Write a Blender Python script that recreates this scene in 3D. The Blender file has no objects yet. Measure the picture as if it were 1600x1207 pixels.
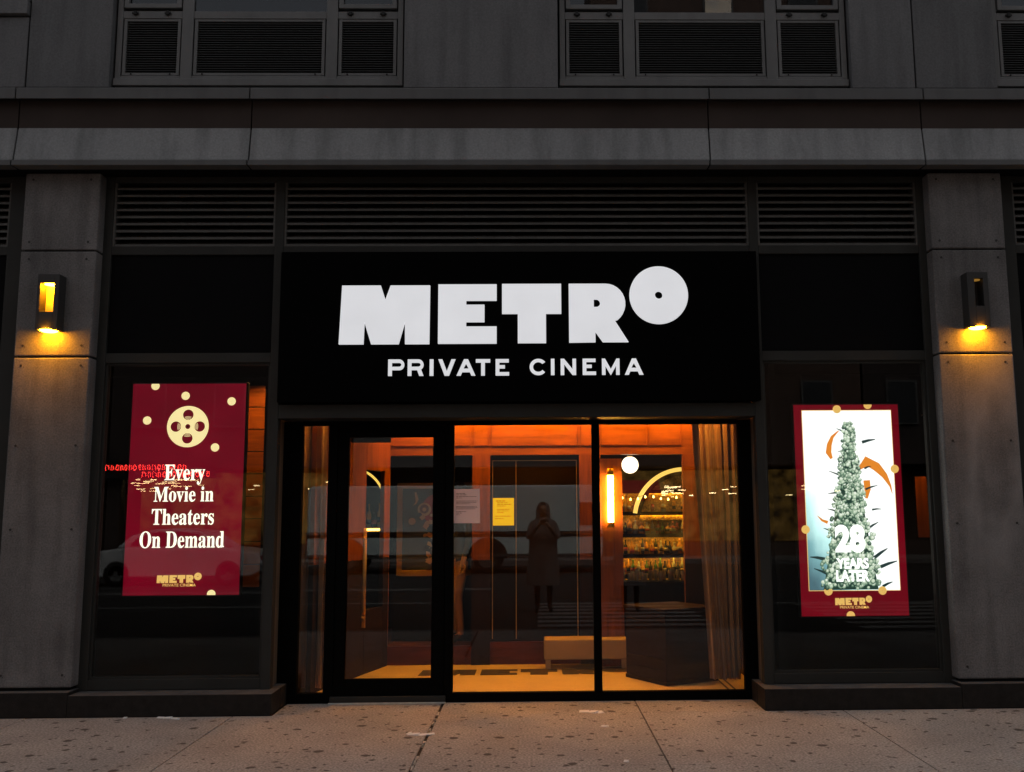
import bpy, bmesh, math, random
from mathutils import Vector, Matrix
random.seed(7)
R = math.radians
S = bpy.context.scene
COL = S.collection

# ------------------------------------------------------------------ camera
cd = bpy.data.cameras.new('camera')
cam = bpy.data.objects.new('camera', cd); COL.objects.link(cam)
cam.location = (0.0, -8.113, 1.6)
cam.rotation_euler = (1.7041, 0.0066, -0.0167)
cd.sensor_fit = 'HORIZONTAL'; cd.sensor_width = 36.0
cd.lens = 36.0 * 1492.4 / 1600.0
cd.shift_x = -0.0375
cd.clip_start = 0.05; cd.clip_end = 500
S.camera = cam

# ------------------------------------------------------------------ world, sun, exposure
SUN_EL, SUN_AZ = R(58), R(15)
w = bpy.data.worlds.new('World'); S.world = w; w.use_nodes = True
nt = w.node_tree
bg = nt.nodes['Background']
sky = nt.nodes.new('ShaderNodeTexSky'); sky.sky_type = 'NISHITA'; sky.sun_disc = False
sky.sun_elevation = SUN_EL; sky.sun_rotation = SUN_AZ
sky.dust_density = 4.0; sky.air_density = 1.0
hsv = nt.nodes.new('ShaderNodeHueSaturation'); hsv.inputs['Saturation'].default_value = 0.22
nt.links.new(sky.outputs[0], hsv.inputs['Color'])
nt.links.new(hsv.outputs[0], bg.inputs['Color'])
bg.inputs['Strength'].default_value = 0.15
sl = bpy.data.lights.new('sun', 'SUN'); sl.energy = 1.4; sl.angle = R(40); sl.color = (1, .95, .88)
so = bpy.data.objects.new('sun', sl); COL.objects.link(so)
# direction the soft daylight comes from: over the cinema's own roof, so the front stays in shade
dv = Vector((math.cos(SUN_EL)*math.sin(SUN_AZ), math.cos(SUN_EL)*math.cos(SUN_AZ), math.sin(SUN_EL)))
so.rotation_euler = dv.to_track_quat('Z', 'Y').to_euler()
so.location = (0, -12, 20)
S.view_settings.view_transform = 'Standard'; S.view_settings.look = 'None'
S.view_settings.gamma = 1.0; S.view_settings.exposure = 0.0
S.view_settings.use_curve_mapping = False
S.cycles.max_bounces = 10; S.cycles.transparent_max_bounces = 16
S.cycles.caustics_reflective = False; S.cycles.caustics_refractive = False
S.cycles.sample_clamp_indirect = 4.0
try:
    S.cycles.use_denoising = True
except Exception:
    pass

# ------------------------------------------------------------------ materials
def _new(name):
    m = bpy.data.materials.new(name); m.use_nodes = True
    n = m.node_tree.nodes; b = n['Principled BSDF']
    return m, m.node_tree, b

def mat(name, col, rough=.6, metal=0.0, var=.18, scale=3.0, stretch=(1,1,1), bump=.0, bscale=80, fine=.0, fscale=250, spec=.5, stain=0.0, coat=0.0, sheen=0.0, rnd=0.0):
    """procedural surface: slow mottling, fine grain and optional vertical streak stains"""
    m, t, b = _new(name)
    L = t.links.new
    tc = t.nodes.new('ShaderNodeTexCoord')
    mp = t.nodes.new('ShaderNodeMapping'); mp.inputs['Scale'].default_value = stretch
    L(tc.outputs['Object'], mp.inputs[0])
    n1 = t.nodes.new('ShaderNodeTexNoise'); n1.inputs['Scale'].default_value = scale
    n1.inputs['Detail'].default_value = 6; n1.inputs['Roughness'].default_value = .62
    L(mp.outputs[0], n1.inputs['Vector'])
    mr = t.nodes.new('ShaderNodeMapRange')
    mr.inputs[1].default_value = .25; mr.inputs[2].default_value = .75
    mr.inputs[3].default_value = 1 - var; mr.inputs[4].default_value = 1 + var
    L(n1.outputs['Fac'], mr.inputs[0])
    fac = mr.outputs[0]
    if fine > 0:
        n2 = t.nodes.new('ShaderNodeTexNoise'); n2.inputs['Scale'].default_value = fscale; n2.inputs['Detail'].default_value = 2
        L(tc.outputs['Object'], n2.inputs['Vector'])
        m2 = t.nodes.new('ShaderNodeMapRange'); m2.inputs[1].default_value = .25; m2.inputs[2].default_value = .75
        m2.inputs[3].default_value = 1 - fine; m2.inputs[4].default_value = 1 + fine
        L(n2.outputs['Fac'], m2.inputs[0])
        mu = t.nodes.new('ShaderNodeMath'); mu.operation = 'MULTIPLY'; L(fac, mu.inputs[0]); L(m2.outputs[0], mu.inputs[1]); fac = mu.outputs[0]
    if stain > 0:
        mp2 = t.nodes.new('ShaderNodeMapping'); mp2.inputs['Scale'].default_value = (5, 5, .5)
        L(tc.outputs['Object'], mp2.inputs[0])
        n3 = t.nodes.new('ShaderNodeTexNoise'); n3.inputs['Scale'].default_value = 1.4; n3.inputs['Detail'].default_value = 5
        L(mp2.outputs[0], n3.inputs['Vector'])
        m3 = t.nodes.new('ShaderNodeMapRange'); m3.inputs[1].default_value = .45; m3.inputs[2].default_value = .75
        m3.inputs[3].default_value = 1; m3.inputs[4].default_value = 1 - stain
        L(n3.outputs['Fac'], m3.inputs[0])
        mu = t.nodes.new('ShaderNodeMath'); mu.operation = 'MULTIPLY'; L(fac, mu.inputs[0]); L(m3.outputs[0], mu.inputs[1]); fac = mu.outputs[0]
    if rnd > 0:
        oi = t.nodes.new('ShaderNodeObjectInfo'); m9 = t.nodes.new('ShaderNodeMapRange'); m9.inputs[3].default_value = 1-rnd; m9.inputs[4].default_value = 1+rnd
        L(oi.outputs['Random'], m9.inputs[0])
        mu = t.nodes.new('ShaderNodeMath'); mu.operation = 'MULTIPLY'; L(fac, mu.inputs[0]); L(m9.outputs[0], mu.inputs[1]); fac = mu.outputs[0]
    vm = t.nodes.new('ShaderNodeVectorMath'); vm.operation = 'SCALE'
    vm.inputs[0].default_value = col[:3]
    L(fac, vm.inputs['Scale']); L(vm.outputs[0], b.inputs['Base Color'])
    rr = t.nodes.new('ShaderNodeMapRange'); rr.inputs[3].default_value = max(.02, rough - .12); rr.inputs[4].default_value = min(1, rough + .12)
    L(n1.outputs['Fac'], rr.inputs[0]); L(rr.outputs[0], b.inputs['Roughness'])
    b.inputs['Metallic'].default_value = metal
    b.inputs['Specular IOR Level'].default_value = spec
    b.inputs['Coat Weight'].default_value = coat
    b.inputs['Sheen Weight'].default_value = sheen
    if bump > 0:
        n4 = t.nodes.new('ShaderNodeTexNoise'); n4.inputs['Scale'].default_value = bscale; n4.inputs['Detail'].default_value = 4
        L(mp.outputs[0], n4.inputs['Vector'])
        bp = t.nodes.new('ShaderNodeBump'); bp.inputs['Strength'].default_value = bump; bp.inputs['Distance'].default_value = .01
        L(n4.outputs['Fac'], bp.inputs['Height']); L(bp.outputs[0], b.inputs['Normal'])
    return m

def add_smear(m, cx, cz, rx, rz):
    """pale wiped patch (ghost of removed paint) around one spot of a surface"""
    t = m.node_tree; L = t.links.new; b = t.nodes['Principled BSDF']
    src = b.inputs['Base Color'].links[0].from_socket
    tc = t.nodes.new('ShaderNodeTexCoord'); mp = t.nodes.new('ShaderNodeMapping'); mp.vector_type = 'TEXTURE'
    mp.inputs['Location'].default_value = (cx, 0, cz); mp.inputs['Scale'].default_value = (rx, 1, rz); mp.inputs['Rotation'].default_value = (0, .12, 0)
    L(tc.outputs['Object'], mp.inputs[0])
    nz = t.nodes.new('ShaderNodeTexNoise'); nz.inputs['Scale'].default_value = 5; nz.inputs['Detail'].default_value = 5; L(tc.outputs['Object'], nz.inputs['Vector'])
    ln = t.nodes.new('ShaderNodeVectorMath'); ln.operation = 'LENGTH'
    ml = t.nodes.new('ShaderNodeVectorMath'); ml.operation = 'MULTIPLY'; ml.inputs[1].default_value = (1, 0, 1); L(mp.outputs[0], ml.inputs[0]); L(ml.outputs[0], ln.inputs[0])
    ad = t.nodes.new('ShaderNodeMath'); ad.operation = 'MULTIPLY_ADD'; ad.inputs[1].default_value = .8; L(nz.outputs['Fac'], ad.inputs[0]); L(ln.outputs['Value'], ad.inputs[2])
    cr = t.nodes.new('ShaderNodeValToRGB'); e = cr.color_ramp.elements
    e[0].position = .42; e[0].color = (.03,.03,.03,1); e[1].position = .97; e[1].color = (0,0,0,1); k = e.new(.66); k.color = (.36,.36,.36,1)
    hf = t.nodes.new('ShaderNodeMath'); hf.operation = 'MULTIPLY'; hf.inputs[1].default_value = .5; L(ad.outputs[0], hf.inputs[0]); L(hf.outputs[0], cr.inputs[0])
    mx = t.nodes.new('ShaderNodeMix'); mx.data_type = 'RGBA'; mx.inputs[7].default_value = (.36,.35,.345,1)
    L(cr.outputs[0], mx.inputs[0]); L(src, mx.inputs[6]); L(mx.outputs[2], b.inputs['Base Color'])

def emit(name, col, strength, base=(.8,.8,.8), var=0.0, scale=8):
    m, t, b = _new(name)
    b.inputs['Base Color'].default_value = (*base, 1)
    b.inputs['Emission Color'].default_value = (*col, 1)
    b.inputs['Emission Strength'].default_value = strength
    b.inputs['Roughness'].default_value = .4
    if var > 0:
        tc = t.nodes.new('ShaderNodeTexCoord')
        n1 = t.nodes.new('ShaderNodeTexNoise'); n1.inputs['Scale'].default_value = scale
        t.links.new(tc.outputs['Object'], n1.inputs['Vector'])
        mr = t.nodes.new('ShaderNodeMapRange'); mr.inputs[1].default_value = .3; mr.inputs[2].default_value = .7
        mr.inputs[3].default_value = strength*(1-var); mr.inputs[4].default_value = strength*(1+var)
        t.links.new(n1.outputs['Fac'], mr.inputs[0]); t.links.new(mr.outputs[0], b.inputs['Emission Strength'])
    return m

def glass(name, tint=(.86,.88,.86), f0=.048, rough=0.0):
    m = bpy.data.materials.new(name); m.use_nodes = True
    t = m.node_tree; t.nodes.clear(); L = t.links.new
    out = t.nodes.new('ShaderNodeOutputMaterial')
    mix = t.nodes.new('ShaderNodeMixShader'); tr = t.nodes.new('ShaderNodeBsdfTransparent'); gl = t.nodes.new('ShaderNodeBsdfGlossy')
    tr.inputs[0].default_value = (*tint, 1); gl.inputs['Roughness'].default_value = rough
    lw = t.nodes.new('ShaderNodeLayerWeight'); lw.inputs[0].default_value = .5
    p = t.nodes.new('ShaderNodeMath'); p.operation = 'POWER'; p.inputs[1].default_value = 5
    L(lw.outputs['Facing'], p.inputs[0])
    a = t.nodes.new('ShaderNodeMath'); a.operation = 'MULTIPLY_ADD'; a.inputs[1].default_value = 1 - f0; a.inputs[2].default_value = f0
    L(p.outputs[0], a.inputs[0]); L(a.outputs[0], mix.inputs[0])
    L(tr.outputs[0], mix.inputs[1]); L(gl.outputs[0], mix.inputs[2]); L(mix.outputs[0], out.inputs[0])
    return m

def wood(name, col, rough=.38, grain=(9, 9, 1.0), var=.3, spec=.4):
    m, t, b = _new(name); L = t.links.new
    tc = t.nodes.new('ShaderNodeTexCoord'); mp = t.nodes.new('ShaderNodeMapping'); mp.inputs['Scale'].default_value = grain
    L(tc.outputs['Object'], mp.inputs[0])
    n = t.nodes.new('ShaderNodeTexNoise'); n.inputs['Scale'].default_value = 2.2; n.inputs['Detail'].default_value = 8; n.inputs['Distortion'].default_value = .6
    L(mp.outputs[0], n.inputs['Vector'])
    mr = t.nodes.new('ShaderNodeMapRange'); mr.inputs[1].default_value = .3; mr.inputs[2].default_value = .7
    mr.inputs[3].default_value = 1-var; mr.inputs[4].default_value = 1+var
    L(n.outputs['Fac'], mr.inputs[0])
    vm = t.nodes.new('ShaderNodeVectorMath'); vm.operation = 'SCALE'; vm.inputs[0].default_value = col
    L(mr.outputs[0], vm.inputs['Scale']); L(vm.outputs[0], b.inputs['Base Color'])
    b.inputs['Roughness'].default_value = rough; b.inputs['Specular IOR Level'].default_value = spec
    bp = t.nodes.new('ShaderNodeBump'); bp.inputs['Strength'].default_value = .06
    L(n.outputs['Fac'], bp.inputs['Height']); L(bp.outputs[0], b.inputs['Normal'])
    return m

def pavement_mat():
    """worn concrete: mottled, speckled, with flattened dark gum spots"""
    m = mat('pavement_concrete', (.335, .312, .290), .9, var=.24, scale=1.1, bump=.35, bscale=90, fine=.5, fscale=62, spec=.2)
    t = m.node_tree; L = t.links.new; b = t.nodes['Principled BSDF']
    src = b.inputs['Base Color'].links[0].from_socket
    tc = [n for n in t.nodes if n.type == 'TEX_COORD'][0]
    cur = src
    for sc, lo, thr, seed in ((2.6, .105, .4, 0.0), (4.3, .13, .42, 3.7), (7.5, .15, .5, 8.1)):
        mp = t.nodes.new('ShaderNodeMapping'); mp.inputs['Location'].default_value = (seed, seed*1.7, 0); mp.inputs['Scale'].default_value = (1, 1, 0)
        L(tc.outputs['Object'], mp.inputs[0])
        nz = t.nodes.new('ShaderNodeTexNoise'); nz.inputs['Scale'].default_value = sc*3.0; nz.inputs['Detail'].default_value = 2
        L(mp.outputs[0], nz.inputs['Vector'])
        mx = t.nodes.new('ShaderNodeMix'); mx.data_type = 'VECTOR'; mx.inputs[0].default_value = .055
        L(mp.outputs[0], mx.inputs[4]); L(nz.outputs['Color'], mx.inputs[5])
        v = t.nodes.new('ShaderNodeTexVoronoi'); v.voronoi_dimensions = '2D'; v.inputs['Scale'].default_value = sc; v.inputs['Randomness'].default_value = 1.0
        L(mx.outputs[1], v.inputs['Vector'])
        sep = t.nodes.new('ShaderNodeSeparateColor'); L(v.outputs['Color'], sep.inputs[0])
        gt = t.nodes.new('ShaderNodeMath'); gt.operation = 'GREATER_THAN'; gt.inputs[1].default_value = thr; L(sep.outputs[0], gt.inputs[0])
        sz = t.nodes.new('ShaderNodeMapRange'); sz.inputs[3].default_value = lo*.45; sz.inputs[4].default_value = lo; L(sep.outputs[1], sz.inputs[0])
        rad = t.nodes.new('ShaderNodeMath'); rad.operation = 'MULTIPLY'; L(gt.outputs[0], rad.inputs[0]); L(sz.outputs[0], rad.inputs[1])
        d = t.nodes.new('ShaderNodeMath'); d.operation = 'SUBTRACT'; L(rad.outputs[0], d.inputs[0]); L(v.outputs['Distance'], d.inputs[1])
        st = t.nodes.new('ShaderNodeMapRange'); st.inputs[1].default_value = 0.0; st.inputs[2].default_value = .035
        st.inputs[3].default_value = 0.0; st.inputs[4].default_value = .8
        L(d.outputs[0], st.inputs[0])
        mc = t.nodes.new('ShaderNodeMix'); mc.data_type = 'RGBA'
        L(st.outputs[0], mc.inputs[0]); L(cur, mc.inputs[6]); mc.inputs[7].default_value = (.045, .033, .026, 1)
        cur = mc.outputs[2]
    L(cur, b.inputs['Base Color'])
    return m

M = {}
M['panel'] = mat('grey_metal_panel', (.134, .134, .137), .6, var=.14, scale=1.1, fine=.16, fscale=60, stain=.34, rnd=.11, spec=.3, bump=.04, bscale=200)
M['band'] = mat('grey_canopy_panel', (.27, .275, .277), .6, var=.13, scale=1.3, fine=.16, fscale=60, spec=.3, stain=.36, rnd=.09)
M['brown'] = mat('dark_brown_fascia', (.056, .043, .038), .8, var=.3, scale=.8, fine=.1, spec=.1)
M['ledge'] = mat('grey_ledge_metal', (.12, .12, .12), .6, var=.15, scale=2, stain=.2, spec=.25)
M['black'] = mat('black_void_paint', (.006, .006, .006), .8, var=.2, spec=.1)
M['frame'] = mat('dark_bronze_frame', (.034, .034, .031), .5, var=.2, scale=2.5, spec=.16)
M['bframe'] = mat('black_door_frame', (.0022, .0022, .0022), .6, var=.2, spec=.04)
M['blank'] = mat('black_blank_panel', (.0045, .0045, .005), .6, var=.2, scale=1.2, spec=.05)
M['louver'] = mat('bronze_louver_blade', (.10, .097, .09), .5, var=.2, scale=6, spec=.3)
M['wframe'] = mat('grey_window_frame', (.155, .155, .153), .5, var=.14, scale=4, fine=.1, stain=.15, spec=.3)
M['wlouver'] = mat('grey_window_louver', (.06, .06, .058), .55, var=.15, scale=8, spec=.25)
M['concrete'] = mat('column_concrete_panel', (.170, .161, .158), .85, var=.30, scale=2.2, bump=.3, bscale=150, fine=.26, fscale=70, stain=.35, rnd=.05, spec=.15)
add_smear(M['concrete'], 3.95, 2.0, .22, .75)
M['screw'] = mat('dark_screw_head', (.02, .018, .016), .5)
M['granite'] = mat('black_granite_base', (.023, .020, .018), .55, var=.35, scale=14, fine=.6, fscale=200, spec=.12)
M['granite_top'] = mat('pale_granite_top', (.095, .092, .09), .85, var=.35, scale=8, fine=.4, fscale=150, spec=.15)  # top faces take a paler grey than the sides
M['glass'] = glass('shop_window_glass', f0=.027)
M['dglass'] = glass('entrance_glass', tint=(.93,.92,.9))
M['uglass'] = glass('upper_window_glass', tint=(.5,.52,.55), f0=.06)
M['sign'] = mat('matte_black_sign', (.0012, .0012, .0013), .65, var=.15, scale=2, spec=.03)
M['letter'] = emit('white_acrylic_letter', (.87, .875, .91), .72, base=(.25,.25,.25), var=.03, scale=3)
M['letter_edge'] = mat('white_letter_return', (.35,.35,.36), .5)
M['alu'] = mat('worn_aluminium', (.55,.56,.55), .4, metal=.6, var=.25, scale=20)
M['wood'] = wood('red_brown_wood_panel', (.23, .062, .006))
M['wood_h'] = wood('red_brown_wood_rail', (.26, .075, .006), grain=(1.0, 9, 9))
M['woodd'] = wood('dark_and_shaded_wood', (.016, .006, .003), rough=.7, spec=.12)  # dark wood; also carries the shade low on posts and partition
M['tile'] = mat('cream_floor_tile', (.66, .50, .26), .5, var=.1, scale=4, fine=.12, fscale=260)
M['inlay'] = mat('dark_floor_inlay', (.045, .033, .022), .5, var=.2)
M['cloth'] = mat('brown_velvet_curtain', (.26, .135, .06), .9, var=.2, scale=6, fine=.2, fscale=300, sheen=.4)
M['ceil'] = mat('lobby_ceiling_paint', (.45, .33, .22), .8)
M['darkwall'] = mat('dark_interior_wall', (.008, .006, .005), .8, spec=.1, var=.25)
M['dmirror'] = mat('smoked_panel', (.010, .005, .003), .5, var=.3, spec=.08)
M['carpet'] = mat('dark_red_carpet', (.10, .02, .012), .95, var=.2, fine=.3)
M['bench'] = mat('cream_bench_fabric', (.50, .36, .20), .8, var=.12, fine=.2, fscale=400)
M['asphalt'] = mat('road_asphalt', (.02, .02, .02), .85, var=.25, scale=2, bump=.3, bscale=120, fine=.3)
M['kerb'] = mat('kerb_stone', (.14, .135, .13), .85, var=.2, scale=5)
M['paint'] = mat('worn_road_paint', (.26, .26, .25), .7, var=.35, scale=8)
M['pave'] = pavement_mat()
M['gap'] = mat('joint_dirt', (.028, .022, .018), .95, var=.4, scale=20)
M['paper'] = mat('white_notice_paper', (.96, .88, .93), .8, var=.03)
_t = M['paper'].node_tree; _o = [n for n in _t.nodes if n.type == 'OUTPUT_MATERIAL'][0]
_tr = _t.nodes.new('ShaderNodeBsdfTranslucent'); _tr.inputs[0].default_value = (.95, .92, .95, 1)
_mx = _t.nodes.new('ShaderNodeMixShader'); _mx.inputs[0].default_value = .45
_t.links.new(_t.nodes['Principled BSDF'].outputs[0], _mx.inputs[1]); _t.links.new(_tr.outputs[0], _mx.inputs[2]); _t.links.new(_mx.outputs[0], _o.inputs[0])
M['ink'] = mat('grey_print', (.16, .13, .15), .8)
M['ypaper'] = emit('backlit_yellow_sheet', (1.0, .50, .008), .72, base=(.8,.5,.05), var=.06, scale=6)
M['yink'] = mat('amber_print', (.30, .13, .01), .8)
M['litter'] = mat('white_litter_paper', (.75, .75, .74), .8, var=.1)
M['lamp_body'] = mat('grey_lamp_housing', (.034, .033, .032), .55, var=.15, spec=.4)
M['lamp_lit'] = emit('lit_amber_lens', (1.0, .345, .005), 210.0)
M['lamp_in'] = mat('cavity_reflector', (.8, .62, .25), .45)
M['lamp_dim'] = emit('dim_amber_lens', (1.0, .5, .08), .25, base=(.05,.04,.03))
M['tube'] = emit('glowing_tube', (1.0, .50, .07), 75.0)
M['globe'] = emit('glowing_globe', (1.0, .86, .62), 3.0)
M['arc'] = emit('glowing_arc_strip', (1.0, .66, .12), 1.25)
M['bulb'] = emit('added_glint_bulb', (1.0, .62, .14), 9.0)
M['brass'] = mat('aged_brass', (.55, .32, .10), .35, metal=.9, var=.2)
M['downlight'] = emit('downlight_lens', (1.0, .5, .14), 3.0)
M['shelfglow'] = emit('shelf_light_strip', (1.0, .55, .05), 17.0)
M['backbar'] = mat('amber_back_wall', (.42, .22, .04), .5, var=.9, scale=16, fine=.6, fscale=45)
M['skin'] = mat('skin', (.45, .28, .2), .6)
M['rubber'] = mat('black_rubber', (.012,.012,.012), .8)
M['chrome'] = mat('chrome_trim', (.7,.7,.7), .2, metal=1.0, var=.1)

# ------------------------------------------------------------------ mesh builder
class MB:
    def __init__(s): s.v = []; s.f = []; s.m = []; s.sm = []
    def add(s, vs, fs, mi=0, smooth=False):
        o = len(s.v); s.v += [tuple(p) for p in vs]
        for f in fs: s.f.append([o+i for i in f]); s.m.append(mi); s.sm.append(smooth)
        return s
    def box(s, x0, x1, y0, y1, z0, z1, mi=0):
        v = [(x0,y0,z0),(x1,y0,z0),(x1,y1,z0),(x0,y1,z0),(x0,y0,z1),(x1,y0,z1),(x1,y1,z1),(x0,y1,z1)]
        return s.add(v, [(0,3,2,1),(4,5,6,7),(0,1,5,4),(1,2,6,5),(2,3,7,6),(3,0,4,7)], mi)
    def prism(s, pts, y0, y1, mi=0, mside=None):
        """closed outline in (x, z), counter-clockwise seen from the street (-Y), from front y0 to back y1"""
        n = len(pts)
        a = sum(pts[i][0]*pts[(i+1)%n][1]-pts[(i+1)%n][0]*pts[i][1] for i in range(n))
        if a < 0: pts = pts[::-1]
        v = [(x,y0,z) for x,z in pts] + [(x,y1,z) for x,z in pts]
        s.add(v, [list(range(n)), list(range(2*n-1, n-1, -1))], mi)
        o = len(s.v) - 2*n
        for i in range(n):
            j = (i+1) % n
            s.f.append([o+i, o+n+i, o+n+j, o+j]); s.m.append(mi if mside is None else mside); s.sm.append(False)
        return s
    def profile(s, pts, x0, x1, mi=0):
        """outline in (y, z) swept along x"""
        n = len(pts)
        a = sum(pts[i][0]*pts[(i+1)%n][1]-pts[(i+1)%n][0]*pts[i][1] for i in range(n))
        if a < 0: pts = pts[::-1]
        v = [(x0,y,z) for y,z in pts] + [(x1,y,z) for y,z in pts]
        fs = [list(range(n-1,-1,-1)), list(range(n, 2*n))]
        for i in range(n):
            j = (i+1) % n; fs.append([i, j, n+j, n+i])
        return s.add(v, fs, mi)
    def tube(s, path, r, n=10, mi=0, caps=True):
        P_ = [Vector(p) for p in path]; rs = r if isinstance(r, (list, tuple)) else [r]*len(P_)
        rings = []
        up = Vector((0.13, .31, 1)).normalized()
        for i, p in enumerate(P_):
            d = (P_[min(i+1, len(P_)-1)] - P_[max(i-1, 0)]).normalized()
            a = d.cross(up)
            if a.length < .05: a = d.cross(Vector((1, .2, 0)))
            a.normalize(); b = d.cross(a)
            rings.append([p + a*math.cos(2*math.pi*k/n)*rs[i] + b*math.sin(2*math.pi*k/n)*rs[i] for k in range(n)])
        v = [q for rg in rings for q in rg]; fs = []
        for i in range(len(P_)-1):
            for k in range(n):
                fs.append([i*n+k, i*n+(k+1)%n, (i+1)*n+(k+1)%n, (i+1)*n+k])
        s.add(v, fs, mi, True)
        if caps:
            o = len(s.v)-len(v)
            s.f.append([o+k for k in range(n-1,-1,-1)]); s.m.append(mi); s.sm.append(False)
            o2 = o+(len(P_)-1)*n
            s.f.append([o2+k for k in range(n)]); s.m.append(mi); s.sm.append(False)
        return s
    def lathe(s, prof, c, n=24, mi=0):
        """profile of (radius, height) turned about the vertical through c"""
        v = []; fs = []
        for r, z in prof:
            for k in range(n):
                a = 2*math.pi*k/n; v.append((c[0]+r*math.cos(a), c[1]+r*math.sin(a), c[2]+z))
        for i in range(len(prof)-1):
            for k in range(n):
                fs.append([i*n+k, i*n+(k+1)%n, (i+1)*n+(k+1)%n, (i+1)*n+k])
        return s.add(v, fs, mi, True)
    def disc(s, cx, cz, r, y0, y1, mi=0, n=40, hole=0.0, cut=None):
        """round plate facing the street; cut=(zmin,zmax,xmin,xmax) trims it flat"""
        ang = [2*math.pi*k/n for k in range(n)]
        out = [(cx+r*math.cos(a), cz+r*math.sin(a)) for a in ang]
        if cut:
            out = [(min(max(x, cut[2]), cut[3]), min(max(z, cut[0]), cut[1])) for x, z in out]
            q = []
            for p in out:
                if not q or (abs(p[0]-q[-1][0]) + abs(p[1]-q[-1][1])) > 1e-6: q.append(p)
            return s.prism(q, y0, y1, mi)
        if hole <= 0: return s.prism(out, y0, y1, mi)
        inn = [(cx+hole*math.cos(a), cz+hole*math.sin(a)) for a in ang]
        v = [(x,y0,z) for x,z in out]+[(x,y0,z) for x,z in inn]+[(x,y1,z) for x,z in out]+[(x,y1,z) for x,z in inn]
        fs = []
        for k in range(n):
            j = (k+1)%n
            fs += [[k,j,n+j,n+k],[2*n+j,2*n+k,3*n+k,3*n+j],[k,2*n+k,2*n+j,j],[n+j,3*n+j,3*n+k,n+k]]
        return s.add(v, fs, mi)
    def build(s, name, mats, parent=None, bevel=0.0, seg=2, loc=(0,0,0), rot=None):
        me = bpy.data.meshes.new(name)
        me.from_pydata(s.v, [], s.f); 
        mats = mats if isinstance(mats, (list, tuple)) else [mats]
        for m in mats: me.materials.append(m)
        me.polygons.foreach_set('material_index', s.m); me.polygons.foreach_set('use_smooth', s.sm)
        if bevel > 0:
            bm = bmesh.new(); bm.from_mesh(me)
            bmesh.ops.remove_doubles(bm, verts=bm.verts, dist=1e-6)
            es = [e for e in bm.edges if len(e.link_faces) == 2 and e.calc_face_angle(0) > .5]
            bmesh.ops.bevel(bm, geom=es, offset=bevel, segments=seg, profile=.5, affect='EDGES', clamp_overlap=True)
            bm.to_mesh(me); bm.free()
        me.update()
        o = bpy.data.objects.new(name, me); COL.objects.link(o)
        if parent: o.parent = parent
        o.location = loc
        if rot: o.rotation_euler = rot
        return o

def tag(o, label=None, cat=None, group=None, kind=None):
    if label: o['label'] = label
    if cat: o['category'] = cat
    if group: o['group'] = group
    if kind: o['kind'] = kind
    return o
def thing(name, label, cat, loc=(0,0,0), rz=0, group=None):
    o = bpy.data.objects.new(name, None); COL.objects.link(o); o.location = loc; o.rotation_euler = (0,0,rz)
    o.empty_display_size = .1
    return tag(o, label, cat, group)
def struct(o): o['kind'] = 'structure'; return o

def text_verts(body, offset=0.0, res=6):
    cu = bpy.data.curves.new('lettering', 'FONT'); cu.body = body; cu.size = 1; cu.offset = offset; cu.resolution_u = res
    ob = bpy.data.objects.new('lettering', cu); COL.objects.link(ob)
    dg = bpy.context.evaluated_depsgraph_get(); dg.update()
    me = bpy.data.meshes.new_from_object(ob.evaluated_get(dg))
    vs = [tuple(v.co) for v in me.vertices]; fs = [list(p.vertices) for p in me.polygons]
    bpy.data.objects.remove(ob); bpy.data.curves.remove(cu); bpy.data.meshes.remove(me)
    return vs, fs
def text_into(mb, body, x0, x1, z0, z1, y, mi=0, offset=0.0, thick=0.0):
    """flat lettering facing the street, its bounding box fitted to x0..x1, z0..z1"""
    vs, fs = text_verts(body, offset)
    ax = min(v[0] for v in vs); bx = max(v[0] for v in vs); az = min(v[1] for v in vs); bz = max(v[1] for v in vs)
    def mp(v): return (x0+(v[0]-ax)/(bx-ax)*(x1-x0), z0+(v[1]-az)/(bz-az)*(z1-z0))
    front = [(mp(v)[0], y, mp(v)[1]) for v in vs]
    # make sure the faces look towards -Y
    out = []
    for f in fs:
        a, b, c = (Vector(front[f[0]]), Vector(front[f[1]]), Vector(front[f[2]]))
        n = (b-a).cross(c-a)
        out.append(f if n.y < 0 else f[::-1])
    mb.add(front, out, mi)
    if thick > 0:
        edge = {}
        for f in out:
            for i in range(len(f)):
                e = (f[i], f[(i+1) % len(f)])
                if (e[1], e[0]) in edge: del edge[(e[1], e[0])]
                else: edge[e] = 1
        o = len(mb.v); n = len(front)
        mb.v += front + [(p[0], y+thick, p[2]) for p in front]
        for a, b in edge:
            mb.f.append([o+b, o+a, o+n+a, o+n+b]); mb.m.append(mi); mb.sm.append(False)
def mathbold(s):
    o = ''
    for c in s:
        if 'A' <= c <= 'Z': o += chr(0x1D400+ord(c)-65)
        elif 'a' <= c <= 'z': o += chr(0x1D41A+ord(c)-97)
        else: o += c
    return o

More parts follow.
